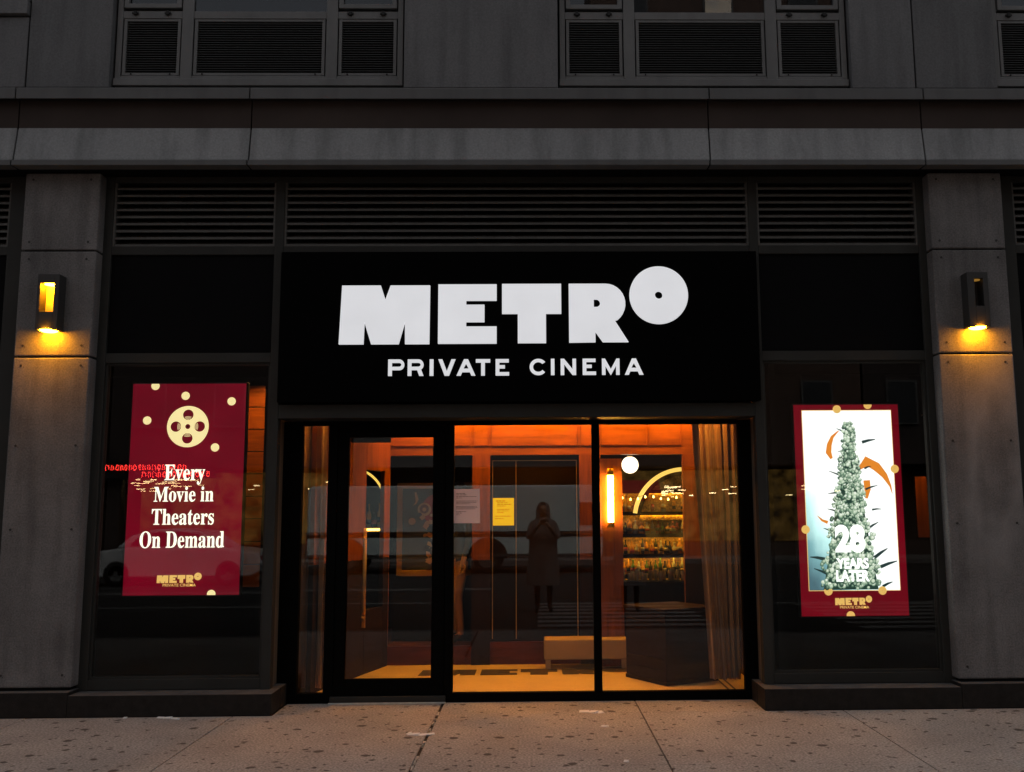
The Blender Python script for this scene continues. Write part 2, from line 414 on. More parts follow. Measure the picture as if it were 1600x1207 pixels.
# the cinema's word mark, in units of the big sign's own metres, origin at M's lower left corner
def arc2(cx, cz, r, a0, a1, n=14, rz=None):
    rz = r if rz is None else rz
    return [(cx+r*math.cos(R(a0+(a1-a0)*k/n)), cz+rz*math.sin(R(a0+(a1-a0)*k/n))) for k in range(n+1)]
def logo_shapes():
    k = .00278; kz = .00287
    def P(l): return [((x-220)*k, (318-z)*kz) for x, z in l]
    Mm = P([(220,318),(296,318),(298,250),(320,318),(405,318),(424,250),(425,318),(500,318),(501,138),(378,138),(362,182),(347,138),(227,138)])
    E = P([(527,317),(709,317),(709,265),(614,265),(614,251),(671,251),(671,198),(614,198),(614,185),(709,185),(709,135),(527,135)])
    T = P([(775,316),(863,316),(863,226),(911,226),(911,134),(726,134),(726,226),(775,226)])
    bowl = [(1050+62*math.sin(R(a)), 196-62*math.cos(R(a))) for a in range(0, 156, 12)]
    Rl = [(935,134)] + bowl + [(1078,248),(1120,314),(1040,314),(1017,282),(1017,314),(935,315)]
    D = [(1013,182),(1020,182)] + [(1021+12*math.sin(R(a)), 194-12*math.cos(R(a))) for a in range(10, 180, 20)] + [(1020,206),(1013,206)]
    return {'M': Mm, 'E': E, 'T': T, 'R': P(Rl), 'D': P(D), 'O': ((1217.5-220)*k, (318-169.5)*kz, 92*k, 12*k)}
def with_slot(outer, hole):
    """an outline with one opening, kept as a pair of loops"""
    return (list(outer), list(hole))
def moved(p, f):
    return tuple([f(a, b) for a, b in q] for q in p) if isinstance(p, tuple) else [f(a, b) for a, b in p]
def tri_prism(mb, pts, y0, y1, mi=0):
    """prism whose (possibly concave, possibly pierced) caps are triangulated"""
    from mathutils.geometry import tessellate_polygon
    def area(p): return sum(p[i][0]*p[(i+1)%len(p)][1]-p[(i+1)%len(p)][0]*p[i][1] for i in range(len(p)))
    loops = list(pts) if isinstance(pts, tuple) else [pts]
    loops = [(q if (area(q) > 0) == (k == 0) else q[::-1]) for k, q in enumerate(loops)]
    tris = tessellate_polygon([[Vector((x, z, 0)) for x, z in q] for q in loops])
    allp = [p for q in loops for p in q]; n = len(allp)
    fr = []
    for t in tris:
        p = [allp[i] for i in t]
        ar = (p[1][0]-p[0][0])*(p[2][1]-p[0][1])-(p[2][0]-p[0][0])*(p[1][1]-p[0][1])
        if abs(ar) < 1e-14: continue
        fr.append(list(t) if ar > 0 else list(t)[::-1])
    v = [(x,y0,z) for x,z in allp]+[(x,y1,z) for x,z in allp]
    fs = fr + [[n+i for i in f[::-1]] for f in fr]
    o = 0
    for q in loops:
        m = len(q)
        for i in range(m):
            j = (i+1)%m; fs.append([o+i, n+o+i, n+o+j, o+j])
        o += m
    mb.add(v, fs, mi)
def logo_into(mb, x, z, sx, sz, y0, y1, mi=0):
    sh = logo_shapes()
    for kx in ('M','E','T','R'):
        p = sh[kx]
        if kx == 'R': p = with_slot(sh['R'], sh['D'])
        tri_prism(mb, moved(p, lambda a, b: (x+a*sx, z+b*sz)), y0, y1, mi)
    cx, cz, r, h = sh['O']
    n = 48
    if abs(sx-sz) < 1e-6: mb.disc(x+cx*sx, z+cz*sz, r*sx, y0, y1, mi, n, h*sx)
    else:
        out = [(x+(cx+r*math.cos(2*math.pi*k/n))*sx, z+(cz+r*math.sin(2*math.pi*k/n))*sz) for k in range(n)]
        inn = [(x+(cx+h*math.cos(2*math.pi*k/12))*sx, z+(cz+h*math.sin(2*math.pi*k/12))*sz) for k in range(12)]
        tri_prism(mb, with_slot(out, inn), y0, y1, mi)

# ================================================================== SETTING
# pavement slabs
mb = MB()
xs = [-2.44 + 1.65*k for k in range(-8, 10)]
ys = [-4.6, -3.36, -1.72, -.085]
wide = .012
for i in range(len(xs)-1):
    g0 = .013 if abs(xs[i]+.79) < .05 else .005
    g1 = .013 if abs(xs[i+1]+.79) < .05 else .005
    for j in range(3):
        gy = .0015
        mb.box(xs[i]+g0, xs[i+1]-g1, ys[j]+gy, ys[j+1]-gy, -.12, 0)
for x0, x1 in ((-2.125, -.803), (-.777, .855), (.865, 1.875)):
    mb.box(x0, x1, -.082, .455, -.12, 0)
struct(mb.build('pavement', M['pave'], bevel=.002, seg=1))
mb = MB(); mb.box(-16, 16, -4.6, .5, -.3, -.012); struct(mb.build('pavement_bed', M['gap']))
mb = MB()
for k in range(-10, 11): mb.box(k*1.6+.004, k*1.6+1.596, -4.78, -4.604, -.35, .002)
struct(mb.build('kerb', M['kerb'], bevel=.02))
mb = MB(); mb.box(-90, 90, -60, -4.785, -.5, -.15); struct(mb.build('road', M['asphalt']))
mb = MB(); mb.box(-90, 90, -60.1, 60, -.9, -.52); struct(mb.build('ground', M['asphalt']))
mb = MB()
for k in range(7): mb.box(.05, 2.85, -6.35-.62*k-.28, -6.35-.62*k, -.15, -.145)
for k in range(7): mb.box(5.0, 8.2, -6.35-.62*k-.28, -6.35-.62*k, -.15, -.145)
struct(mb.build('crosswalk_marking', M['paint']))
mb = MB(); mb.box(-60, -2.0, -10.62, -10.5, -.15, -.145); mb.box(4.0, 60, -10.62, -10.5, -.15, -.145)
mb.box(-60, -1, -14.0, -13.9, -.15, -.145); mb.box(-60, -1, -14.3, -14.2, -.15, -.145)
struct(mb.build('lane_marking', M['paint']))
mb = MB(); mb.box(-90, 90, -30, -24.6, -.5, 0); struct(mb.build('opposite_pavement', M['kerb']))

# ================================================================== BUILDING
B = thing('cinema_building', 'dark grey building front with louvers, concrete columns and a glazed ground floor entrance', 'building', (0, 0, 0))
X_L, X_R = -12.0, 12.0
# core mass behind the cladding (upper floors) and party walls
mb = MB(); mb.box(X_L, X_R, .30, 5.6, 4.62, 13)
mb.build('wall', M['black'], B)
mb = MB(); mb.box(X_L, X_R, 5.3, 5.6, -.1, 4.62); mb.box(X_L, X_L+.2, .4, 5.3, -.1, 4.62); mb.box(X_R-.2, X_R, .4, 5.3, -.1, 4.62)
mb.build('wall', M['darkwall'], B)
# ledge, brown fascia, canopy band, lip, soffit, each in lengths with open joints
jx = [-12.0, -8.44, -6.46, -4.464, -2.452, 1.545, 3.43, 5.46, 7.5, 11.5]
for i in range(len(jx)-1):
    a, b = jx[i]+.006, jx[i+1]-.006
    MB().profile([(-.20,5.185),(-.19,5.185),(-.19,5.215),(-.02,5.225),(-.02,5.315),(-.175,5.296),(-.20,5.283)], a, b).build('ledge', M['ledge'], B, .003, 1)
    MB().box(a, b, -.12, .0, 4.945, 5.214).build('fascia_board', M['brown'], B)
    MB().profile([(-.124,4.95),(-.168,4.643),(-.10,4.643),(-.06,4.944)], a, b).build('canopy_panel', M['band'], B, .004, 1)
    MB().profile([(-.185,4.592),(-.185,4.638),(-.12,4.64),(-.05,4.641),(-.05,4.60),(-.17,4.592)], a-.008, b-.008).build('canopy_lip', M['ledge'], B, .003, 1)
mb = MB(); mb.box(X_L, X_R, -.115, .30, 4.643, 5.31); 
mb.v = [(x, max(y, -.04), z) for x, y, z in mb.v]
mb.build('canopy_core', M['black'], B)
mb = MB(); mb.box(X_L, X_R, -.165, .30, 4.60, 4.612); mb.build('soffit', M['black'], B)

# upper wall cladding between the window bays
def upanel(x0, x1, z0, z1): MB().box(x0+.007, x1-.007, -.12, -.02, z0, z1).build('wall_panel', M['panel'], B, .004, 1)
wins = [(-7.63, -5.08), (-3.70, -1.14), (.232, 2.83), (4.14, 6.70), (8.06, 10.62)]
segs = []
edges = [-12] + [e for wv in wins for e in wv] + [12]
for i in range(0, len(edges), 2): segs.append((edges[i], edges[i+1]))
for x0, x1 in segs:
    cuts = [x0, x1]
    for s_ in (-4.43, 3.405):
        if x0 < s_ < x1: cuts.insert(-1, s_)
    for i in range(len(cuts)-1):
        a, b = cuts[i], cuts[i+1]
        if b < -4.3:
            upanel(a, b, 5.325, 5.975); MB().box(a+.007, b-.007, -.16, -.02, 5.99, 6.12).build('wall_panel', M['panel'], B, .004, 1)
            upanel(a, b, 6.13, 9)
        else: upanel(a, b, 5.325, 9.0)
mb = MB(); mb.box(X_L, X_R, -.015, .30, 5.32, 5.36); mb.box(X_L, X_R, .0, .30, 9.0, 13); mb.build('wall', M['panel'], B)
for x0, x1 in segs:
    MB().box(x0, x1, -.012, .298, 5.36, 9.0).build('wall', M['black'], B)

def upper_window(x0, x1, tone):
    f = MB(); y = -.06; yb = .10
    wx = x1-x0
    cols = [(x0+.035, x0+.6), (x0+.665, x0+1.895), (x0+1.94, x1-.05)]
    # outer frame, sill strip and transoms
    f.box(x0+.012, x0+.06, y, yb, 5.43, 9); f.box(x1-.06, x1-.012, y, yb, 5.43, 9)
    mids = [x0+.585, x0+1.865]
    for m_ in mids: f.box(m_, m_+.10, y-.004, yb, 5.43, 9)
    bays = [(x0+.06, mids[0]), (mids[0]+.10, mids[1]), (mids[1]+.10, x1-.06)]
    for i, (a, b) in enumerate(bays):
        f.box(a, b, y+.003, yb, 5.43, 5.463)
        f.box(a, b, y+.003, yb, 6.0, 6.07)
    w_ = f.build('window', M['wframe'], B, .003, 1)
    MB().box(x0+.008, x1-.008, y-.02, yb, 5.362, 5.428).build('sill', M['wframe'], w_, .004, 1)
    for i, (a, b) in enumerate(bays):
        # louver: slim border and blades in one mesh
        l = MB()
        a1, b1, c0, c1 = a+.012, b-.012, 5.468, 5.996
        t_ = .026
        l.box(a1, a1+t_, y+.005, yb, c0, c1, 0); l.box(b1-t_, b1, y+.005, yb, c0, c1, 0)
        l.box(a1+t_, b1-t_, y+.008, yb, c0, c0+.022, 0); l.box(a1+t_, b1-t_, y+.008, yb, c1-.02, c1, 0)
        n = 22; z0 = c0+.022; dz = (c1-.02-z0)/n
        for k in range(n):
            zz = z0+dz*k
            l.profile([(y+.016, zz+.001), (y+.016, zz+.0065), (y+.062, zz+dz*.9), (y+.062, zz+dz*.9-.005)], a1+t_+.001, b1-t_-.001, 1)
        l.box(a1+t_, b1-t_, y+.08, y+.09, c0+.022, c1-.02, 2)
        for sx in (a1+.08, b1-.08):
            l.box(sx-.006, sx+.006, y+.001, y+.008, c0+.006, c0+.016, 2)
        l.build('louver', [M['wframe'], M['wlouver'], M['black']], w_)
        # sash above with glass
        zb = 6.075
        if i != 1:
            s_ = MB(); q = .04
            for (p0, p1, r0, r1) in ((a+.01, a+.01+q, zb+.02, 8.4), (b-.01-q, b-.01, zb+.02, 8.4), (a+.01+q, b-.01-q, zb+.02, zb+.06), (a+.01+q, b-.01-q, 8.36, 8.4)):
                s_.box(p0, p1, y-.012, y+.05, r0, r1)
            so_ = s_.build('sash', M['wframe'], w_, .003, 1)
            for lx in (a+.17*(b-a)+.02, b-.17*(b-a)-.04):
                k_ = MB(); k_.box(lx-.028, lx+.028, y-.014, y+.003, 6.036, 6.054); k_.box(lx-.013, lx+.013, y-.022, y+.003, 6.026, 6.064)
                k_.build('latch', M['rubber'], w_, .003, 1)
            MB().box(a+.05, b-.05, y+.02, y+.028, zb+.06, 8.36).build('pane', M['uglass'], w_)
        else:
            MB().box(a, b, y+.02, y+.028, 6.071, 8.4).build('pane', M['uglass'], w_)
    MB().box(x0+.06, x1-.06, .22, .24, 6.0, 9.0).build('blind', tone, w_)
    return w_
M['blind_pale'] = mat('pale_roller_blind', (.10,.10,.11), .8, var=.1)
M['blind_dark'] = mat('dark_room', (.004,.004,.005), .8)
for (a, b), t_ in zip(wins, ('blind_dark', 'blind_pale', 'blind_dark', 'blind_pale', 'blind_dark')):
    upper_window(a, b, M[t_])

# columns: core, base stone and three stacked panels with screws
def column(x0, x1):
    c = MB(); c.box(x0+.03, x1-.03, .015, .40, 0, 4.6)
    c_ = c.build('column', M['black'], B)
    for z0, z1 in ((.222, 2.952), (2.965, 3.884), (3.896, 4.588)):
        p = MB(); p.box(x0, x1, 0.0, .17, z0, z1, 0)
        o = p.build('cladding_panel', [M['concrete'], M['screw']], c_, .012, 2)
        me = o.data
    pts = []
    for z in (2.965+.09, 3.884-.07, .222+.10, 2.952-.07, 3.896+.07, 4.588-.06, 1.5, 2.2):
        for x in (x0+.075, x1-.075): pts.append((x, z))
    s_ = MB()
    for x, z in pts:
        s_.disc(x+random.uniform(-.006,.006), z, .0105, -.003, .004, 0, 10)
        s_.disc(x+.016, z-.012, .004, -.0015, .003, 0, 6)
    s_.build('screw_pattern', M['screw'], c_)
    b_ = MB(); b_.box(x0-.012, x1+.012, -.08, .16, 0, .198, 0)
    o = b_.build('base_stone', [M['granite'], M['granite_top']], c_, .006, 2)
    for p in o.data.polygons:
        if p.normal.z > .7: p.material_index = 1
    return c_
for a, b in ((-4.435, -3.785), (3.51, 4.165), (-12.0, -11.6), (11.6, 12.0)): column(a, b)

# shop front bays
def louver_grille(x0, x1, z0, z1, n):
    l = MB(); y = .14
    t_ = .018
    l.box(x0, x0+t_, y-.006, .26, z0, z1, 0); l.box(x1-t_, x1, y-.006, .26, z0, z1, 0)
    dz = (z1-z0)/n
    for k in range(n):
        zz = z0+dz*k
        l.profile([(y, zz+.003), (y, zz+.021), (y+.006, zz+.021), (y+.10, zz+dz*1.05), (y+.10, zz+dz*1.05-.008), (y+.008, zz+.003)], x0+t_+.001, x1-t_-.001, 0)
    l.box(x0+t_, x1-t_, .25, .258, z0, z1, 1)
    return l.build('louver_grille', [M['louver'], M['black']], B)
def frame_bar(x0, x1, z0, z1, y0=.12, y1=.22, name='mullion', m='frame', bev=.003):
    return MB().box(x0, x1, y0, y1, z0, z1).build(name, M[m], B, bev, 1)
# mullions, full height
for a, b in ((-3.80, -3.712), (-2.285, -2.205), (1.925, 2.005), (3.445, 3.54)):
    frame_bar(a, b, .17, 4.60)
for a, b in ((-7.6, -7.5), (-4.62, -4.43), (4.16, 4.32), (7.4, 7.5)):
    frame_bar(a, b, .17, 4.60)
bays = [(-7.5, -4.62), (-3.712, -2.285), (-2.205, 1.925), (2.005, 3.445), (4.32, 7.4)]
for i, (a, b) in enumerate(bays):
    frame_bar(a, b, 4.545, 4.60, .125, .22, 'rail')
    frame_bar(a, b, 3.885, 3.962, .125, .22, 'rail')
    louver_grille(a, b, 3.962, 4.545, 9)
    if i != 2:
        frame_bar(a, b, 2.922, 3.008, .125, .22, 'rail')
        MB().box(a, b, .150, .20, 3.008, 3.885).build('blank_panel', M['blank'], B)
        frame_bar(a, b, .176, .262, .125, .22, 'rail')
        # pane with slim glazing beads
        fr = MB(); q = .02
        fr.box(a, a+q, .145, .20, .262, 2.922); fr.box(b-q, b, .145, .20, .262, 2.922)
        fr.box(a+q, b-q, .145, .20, .262, .262+q); fr.box(a+q, b-q, .145, .20, 2.922-q, 2.922)
        w_ = fr.build('shop_window', M['frame'], B, .002, 1)
        MB().box(a+q, b-q, .160, .168, .262+q, 2.922-q).build('pane', M['glass'], w_)
# blanking behind the middle louver and above the entrance
MB().box(-2.205, 1.925, .27, .47, 2.502, 4.60).build('wall', M['black'], B)
# granite plinths under the windows, with returns into the entrance
def plinth(x0, x1):
    p = MB(); p.box(x0, x1, -.08, .20, 0, .172, 0)
    o = p.build('plinth', [M['granite'], M['granite_top']], B, .006, 2)
    for f in o.data.polygons:
        if f.normal.z > .7: f.material_index = 1
plinth(-3.772, -2.135); plinth(1.877, 3.497); plinth(-11.5, -4.45); plinth(4.18, 11.5)
for a, b in ((-2.30, -2.135), (1.877, 2.03)):
    p = MB(); p.box(a, b, .205, .50, 0, .172); o = p.build('plinth', [M['granite'], M['granite_top']], B, .006, 2)
    for f in o.data.polygons:
        if f.normal.z > .7: f.material_index = 1
# side returns of the recess (bronze sheet) 
M['return'] = mat('bronze_return_sheet', (.22, .16, .11), .35, metal=.3, var=.25, scale=3)
MB().box(-2.275, -2.222, .222, .40, .176, 2.56).build('return_panel', M['return'], B, .002, 1)
MB().box(1.942, 1.995, .222, .40, .176, 2.56).build('return_panel', M['return'], B, .002, 1)
frame_bar(-2.205, 1.925, 2.432, 2.552, .122, .40, 'header', 'frame')
# entrance frame (black aluminium)
ef = MB(); y0, y1 = .40, .47
ef.box(-2.30, -2.055, y0, y1, 0, 2.43); ef.box(1.825, 2.03, y0, y1, 0, 2.43)
ef.box(-2.055, 1.825, y0, y1, 2.395, 2.5)
ef.box(-1.825, -1.745, y0, y1, .0, 2.395)
ef.box(-.785, -.712, y0, y1, .0, 2.395)
ef.box(.515, .583, y0, y1, .077, 2.395)
ef.box(-2.055, -1.825, y0, y1, .0, .085); ef.box(-.712, 1.825, y0, y1, .0, .077)
ef.build('entrance_frame', M['bframe'], B, .004, 1)
for a, b, z0, z1 in ((-2.055, -1.825, .085, 2.395), (-.712, .515, .077, 2.395), (.583, 1.825, .077, 2.395)):
    MB().box(a, b, .43, .440, z0, z1).build('glass_pane', M['dglass'], B)
d = MB(); y0, y1 = .415, .46
d.box(-1.743, -1.645, y0, y1, .03, 2.393); d.box(-.898, -.787, y0, y1, .03, 2.393)
d.box(-1.645, -.898, y0, y1, 2.288, 2.393); d.box(-1.645, -.898, y0, y1, .030, .20)
door = d.build('entrance_door', M['bframe'], B, .003, 1)
MB().box(-1.645, -.898, .432, .442, .20, 2.288).build('glass_pane', M['dglass'], door)
MB().box(-1.64, -1.285, .452, .50, 2.246, 2.30).build('closer', M['bframe'], door, .005, 1)
h = MB(); h.tube([(-1.508, .52, .62), (-1.508, .52, 1.49)], .017, 12); h.tube([(-1.508, .442, .72), (-1.508, .52, .72)], .009, 8); h.tube([(-1.508, .442, 1.4), (-1.508, .52, 1.4)], .009, 8)
h.build('handle', M['brass'], door)
MB().box(-1.743, -.787, .405, .413, .062, .13).build('kick_plate', M['bframe'], door, .002, 1)
th = MB().box(-1.76, -.77, .36, .405, .0, .060).build('threshold', M['frame'], B, .003, 1)
MB().box(-1.765, -.765, .335, .359, .001, .014).build('nosing', M['alu'], th, .002, 1)

# ================================================================== FASCIA SIGN
sg = thing('fascia_sign', 'large black sign board with white METRO lettering reading PRIVATE CINEMA above the entrance', 'sign', (-.12, .05, 2.56))
def rel(o, root):
    o.parent = root; o.location = Vector(o.location) - Vector(root.location)
    return o
rel(MB().box(-2.2, 1.965, .045, .119, 2.562, 3.887).build('sign_board', M['sign'], None, .004, 1), sg)
sh = logo_shapes(); ox, oz = -1.679, 3.062; sf = 1.0
for kx in ('M', 'E', 'T', 'R'):
    p = sh[kx] if kx != 'R' else with_slot(sh['R'], sh['D'])
    l = MB(); tri_prism(l, moved(p, lambda a, b: (ox+a, oz+b)), .018, .0445, 0)
    rel(l.build('letter', M['letter']), sg)
cx, cz, r_, h_ = sh['O']
l = MB(); l.disc(ox+cx, oz+cz, r_, .018, .0445, 0, 72, h_); rel(l.build('letter', M['letter']), sg)
# small lettering, drawn as outlines: (zoom px) -> metres
def small_letters(items, ox_, sx_, zb_, zt_, name='lettering'):
    def P(l): return [(ox_+x*sx_, zb_+(zt_-zb_)*z) for x, z in l]
    q = .205   # stroke height share
    for ch, x0, x1 in items:
        w = 44.0; l = MB()
        y0_, y1_ = .030, .0445
        if ch == 'I': shp = [[(x0,0),(x1,0),(x1,1),(x0,1)]]
        elif ch == 'T': c = (x0+x1)/2; shp = [[(c-w/2,0),(c+w/2,0),(c+w/2,1-q),(x1,1-q),(x1,1),(x0,1),(x0,1-q),(c-w/2,1-q)]]
        elif ch == 'E': shp = [[(x0,0),(x1,0),(x1,q),(x0+w,q),(x0+w,.43),(x1-50,.43),(x1-50,.63),(x0+w,.63),(x0+w,1-q),(x1-4,1-q),(x1-4,1),(x0,1)]]
        elif ch == 'V': c = (x0+x1)/2; shp = [[(c-26,0),(c+26,0),(x1,1),(x1-47,1),(c,.28),(x0+47,1),(x0,1)]]
        elif ch == 'A': c = (x0+x1)/2; shp = [[(x0,0),(x0+48,0),(x0+66,.21),(x1-66,.21),(x1-48,0),(x1,0),(c+24,1),(c-24,1)], [(c-31,.43),(c+31,.43),(c,.72)]]
        elif ch == 'N': shp = [[(x0,0),(x0+42,0),(x0+42,.66),(x1-42,0),(x1,0),(x1,1),(x1-42,1),(x1-42,.36),(x0+40,1),(x0,1)]]
        elif ch == 'M': c = (x0+x1)/2; shp = [[(x0,0),(x0+41,0),(x0+41,.55),(c-3,0),(c+3,0),(x1-41,.55),(x1-41,0),(x1,0),(x1,1),(x1-36,1),(c,.36),(x0+36,1),(x0,1)]]
        elif ch == 'C':
            cx_, r_o, r_i = x0+103, 103, 62; k = 2.0/206
            o_ = [(cx_+r_o*math.cos(R(a)), .5+.5*math.sin(R(a))) for a in range(38, 323, 6)]
            i_ = [(cx_+r_i*math.cos(R(a)), .5+.5*r_i/r_o*math.sin(R(a))) for a in range(322, 37, -6)]
            shp = [o_+i_]
        elif ch in 'PR':
            e = x1-(0 if ch == 'P' else 0); rz = .325; cz_ = 1-rz; cx_ = e-60
            arc = [(cx_+60*math.sin(R(a)), cz_+rz*math.cos(R(a))) for a in range(0, 181, 12)]
            iz = rz-q; iarc = [(cx_-4+30*math.sin(R(a)), cz_+iz*math.cos(R(a))) for a in range(0, 181, 15)]
            hole = [(x0+w, cz_+iz)]+iarc+[(x0+w, cz_-iz)]
            if ch == 'P': shp = [[(x0,1)]+arc+[(x0+w,cz_-rz),(x0+w,0),(x0,0)], hole]
            else: shp = [[(x0,1)]+arc[:-2]+[(e-30,.40),(x1,0),(x1-50,0),(e-75,.35),(x0+w,.35),(x0+w,0),(x0,0)], hole]
        pts = P(shp[0]) if len(shp) == 1 else with_slot(P(shp[0]), P(shp[1]))
        tri_prism(l, pts, y0_, y1_, 0)
        rel(l.build(name, M['letter']), sg)
zk = (.944+1.252)/(1004-607)/7.62
small_letters([('P',57,247),('R',288,475),('I',548,592),('V',650,853),('A',867,1090),('T',1095,1265),('E',1330,1490)], -1.252-57*zk, zk, 2.786, 2.929)
x_c = -1.252+(810-607)*zk*7.62-50*zk*0
small_letters([('C',133,330),('I',386,428),('N',502,685),('E',764,922),('M',994,1203),('A',1265,1487)], -1.252+(810+0-607.4)*zk*7.62, zk, 2.788, 2.930)

# ================================================================== WALL LAMPS
def wall_lamp(xc, lens, label, slot):
    r = thing('wall_lamp', label, 'wall lamp', (xc, 0, 3.17), 0, 'wall lamps on the concrete columns')
    w2, z0, z1, yf = .091, 0.0, .48, -.125
    s0, s1, sz0, sz1 = slot
    b_ = MB()
    b_.box(-w2, s0, yf, -.002, z0, z1); b_.box(s1, w2, yf, -.002, z0, z1)
    b_.box(s0, s1, yf, -.002, z0+.006, sz0); b_.box(s0, s1, yf, -.002, sz1, z1)
    b_.box(s0, s1, -.012, -.002, sz0, sz1)
    b_.build('housing', M['lamp_body'], r, .0025, 1)
    lin = MB()
    lin.box(s0, s1, -.016, -.0125, sz0, sz1); 
    lin.build('reflector', M['lamp_in'] if lens == 'lamp_lit' else M['lamp_body'], r)
    u = MB(); n = 20
    cxm = (s0+s1)/2; rr = min((s1-s0)/2-.002, .05)
    u.lathe([(0.0001, -.006), (rr, -.006), (rr, 0.0)], (cxm, -.066, sz1-.001), n); u.build('upper_lens', M[lens], r)
    u = MB(); u.lathe([(.0001, -.012), (.05, -.011), (.07, -.002), (.074, .004)], (0, -.064, z0), 28); u.build('lower_lens', M['lamp_lit'], r)
    return r
wall_lamp(-4.115, 'lamp_lit', 'grey wall lamp on the left column with its front slot glowing yellow', (-.066, .052, .155, .405))
wall_lamp(3.835, 'lamp_dim', 'grey wall lamp on the right column whose front slot is dark', (-.03, .047, .182, .425))

# ================================================================== DIGITAL POSTER SCREENS
Mred = emit('screen_red', (.175, .0, .011), 1.0, base=(.02,0,0), var=.22, scale=1.6)
Mred2 = emit('screen_deep_red', (.18, .0, .008), 1.0, base=(.02,0,0), var=.12, scale=2.0)
Mcream = emit('screen_cream', (1.0, .80, .36), 1.25)
Mwhite = emit('screen_white', (1.0, .97, .80), 1.6)
Mgold = emit('screen_gold', (1.0, .56, .10), 1.0)
Mdot = emit('screen_dot_centre', (.7, .25, .05), .7)
def dots_into(mb, lst, y, r, lim):
    for x, z in lst:
        mb.disc(x, z, r, y-.002, y, 0, 28, 0, (lim[2], lim[3], lim[0], lim[1]))
        if lim[2]+.01 < z < lim[3]-.01: mb.disc(x, z, r*.08, y-.0026, y-.001, 1, 8)
def screen(label, x0, x1, z0, z1, skew):
    r = thing('digital_poster_screen', label, 'screen', ((x0+x1)/2, .40, z0), 0, 'lit poster screens behind the shop windows')
    rel(MB().box(x0-.012, x1+.012, .406, .47, z0-.012, z1+.012).build('casing', M['rubber'], None, .004, 1), r)
    return r
x0, x1, z0, z1 = -3.574, -2.572, .923, 2.776
sL = screen('glowing red screen with a cream film reel above white serif words', x0, x1, z0, z1, 0)
rel(MB().box(x0, x1, .400, .4055, z0, z1).build('display', Mred), sL)
a = MB()
dots_into(a, [(-3.377,2.757),(-3.106,2.667),(-2.696,2.616),(-3.436,2.448),(-2.827,2.205),(-2.809,.93)], .399, .037, (x0, x1, z0, z1))
rel(a.build('dot_pattern', [Mcream, Mdot]), sL)
a = MB(); cx, cz, rr = -3.074, 2.392, .184
a.disc(cx, cz, rr, .3965, .399, 0, 64)
for k in range(4):
    an = R(90*k+90); hx, hz = cx+.105*math.cos(an), cz+.105*math.sin(an)
    a.disc(hx, hz, .046, .3955, .398, 1, 32)
    # ridged arcs on the hub side of each opening
    for q in range(4):
        rr2 = .062+.0085*q
        pts = []
        for s_ in range(9):
            al = an + R(-38+76*s_/8); pts.append((cx+rr2*math.cos(al), cz+rr2*math.sin(al)))
        for s_ in range(8, -1, -1):
            al = an + R(-38+76*s_/8); pts.append((cx+(rr2+.0034)*math.cos(al), cz+(rr2+.0034)*math.sin(al)))
        pts = [p for p in pts if (p[0]-hx)**2+(p[1]-hz)**2 < .0455**2]
        if len(pts) > 4: tri_prism(a, pts, .3945, .397, 0)
a.disc(cx, cz, .022, .3955, .398, 1, 20); a.disc(cx, cz, .009, .3945, .397, 2, 12)
rel(a.build('film_reel_emblem', [Mcream, Mred, M['rubber']]), sL)
a = MB()
for s_, (p0, p1, q0, q1) in (('Every', (-3.26, -2.905, 1.877, 2.055)), ('Movie in', (-3.345, -2.822, 1.728, 1.862)), ('Theaters', (-3.355, -2.812, 1.527, 1.667)), ('On Demand', (-3.45, -2.715, 1.327, 1.474))):
    text_into(a, mathbold(s_), p0, p1, q0, q1, .397, 0, .006)
rel(a.build('slogan_text', Mwhite), sL)
a = MB(); logo_into(a, -3.285, 1.028, .128, .128, .3965, .398, 0); text_into(a, 'PRIVATE CINEMA', -3.232, -2.945, .997, 1.022, .397, 0, .015)
rel(a.build('logo', Mgold), sL)

x0, x1, z0, z1 = 2.338, 3.282, .698, 2.56
sR = screen('glowing red bordered screen with a white picture of a tower of round stones', x0, x1, z0, z1, 0)
rel(MB().box(x0, x1, .400, .4055, z0, z1).build('display', Mred2), sR)
# the picture on the screen: pale ground with a teal lower left corner
def picture_mat():
    m, t, b = _new('screen_picture_ground'); L = t.links.new
    b.inputs['Base Color'].default_value = (.02,.02,.02,1)
    tc = t.nodes.new('ShaderNodeTexCoord')
    nz = t.nodes.new('ShaderNodeTexNoise'); nz.inputs['Scale'].default_value = 3.0; nz.inputs['Detail'].default_value = 5
    L(tc.outputs['Generated'], nz.inputs['Vector'])
    sx = t.nodes.new('ShaderNodeSeparateXYZ'); L(tc.outputs['Generated'], sx.inputs[0])
    a_ = t.nodes.new('ShaderNodeMath'); a_.operation = 'MULTIPLY_ADD'; a_.inputs[1].default_value = .75; L(sx.outputs['X'], a_.inputs[0]); L(sx.outputs['Z'], a_.inputs[2])
    b_ = t.nodes.new('ShaderNodeMath'); b_.operation = 'MULTIPLY_ADD'; b_.inputs[1].default_value = .45; L(nz.outputs['Fac'], b_.inputs[0]); L(a_.outputs[0], b_.inputs[2])
    cr = t.nodes.new('ShaderNodeValToRGB')
    e = cr.color_ramp.elements; e[0].position = .28; e[0].color = (.06,.12,.15,1); e[1].position = .86; e[1].color = (1,1,1,1)
    n1 = e.new(.50); n1.color = (.18,.36,.40,1); n2 = e.new(.68); n2.color = (.55,.84,.84,1)
    L(b_.outputs[0], cr.inputs[0]); L(cr.outputs[0], b.inputs['Emission Color']); b.inputs['Emission Strength'].default_value = 1.7
    return m
px0, px1, pz0, pz1 = 2.413, 3.213, .920, 2.505
a = MB(); a.box(px0-.006, px1+.006, .3985, .3995, pz0-.006, pz1+.006, 0); rel(a.build('picture_border', Mgold), sR)
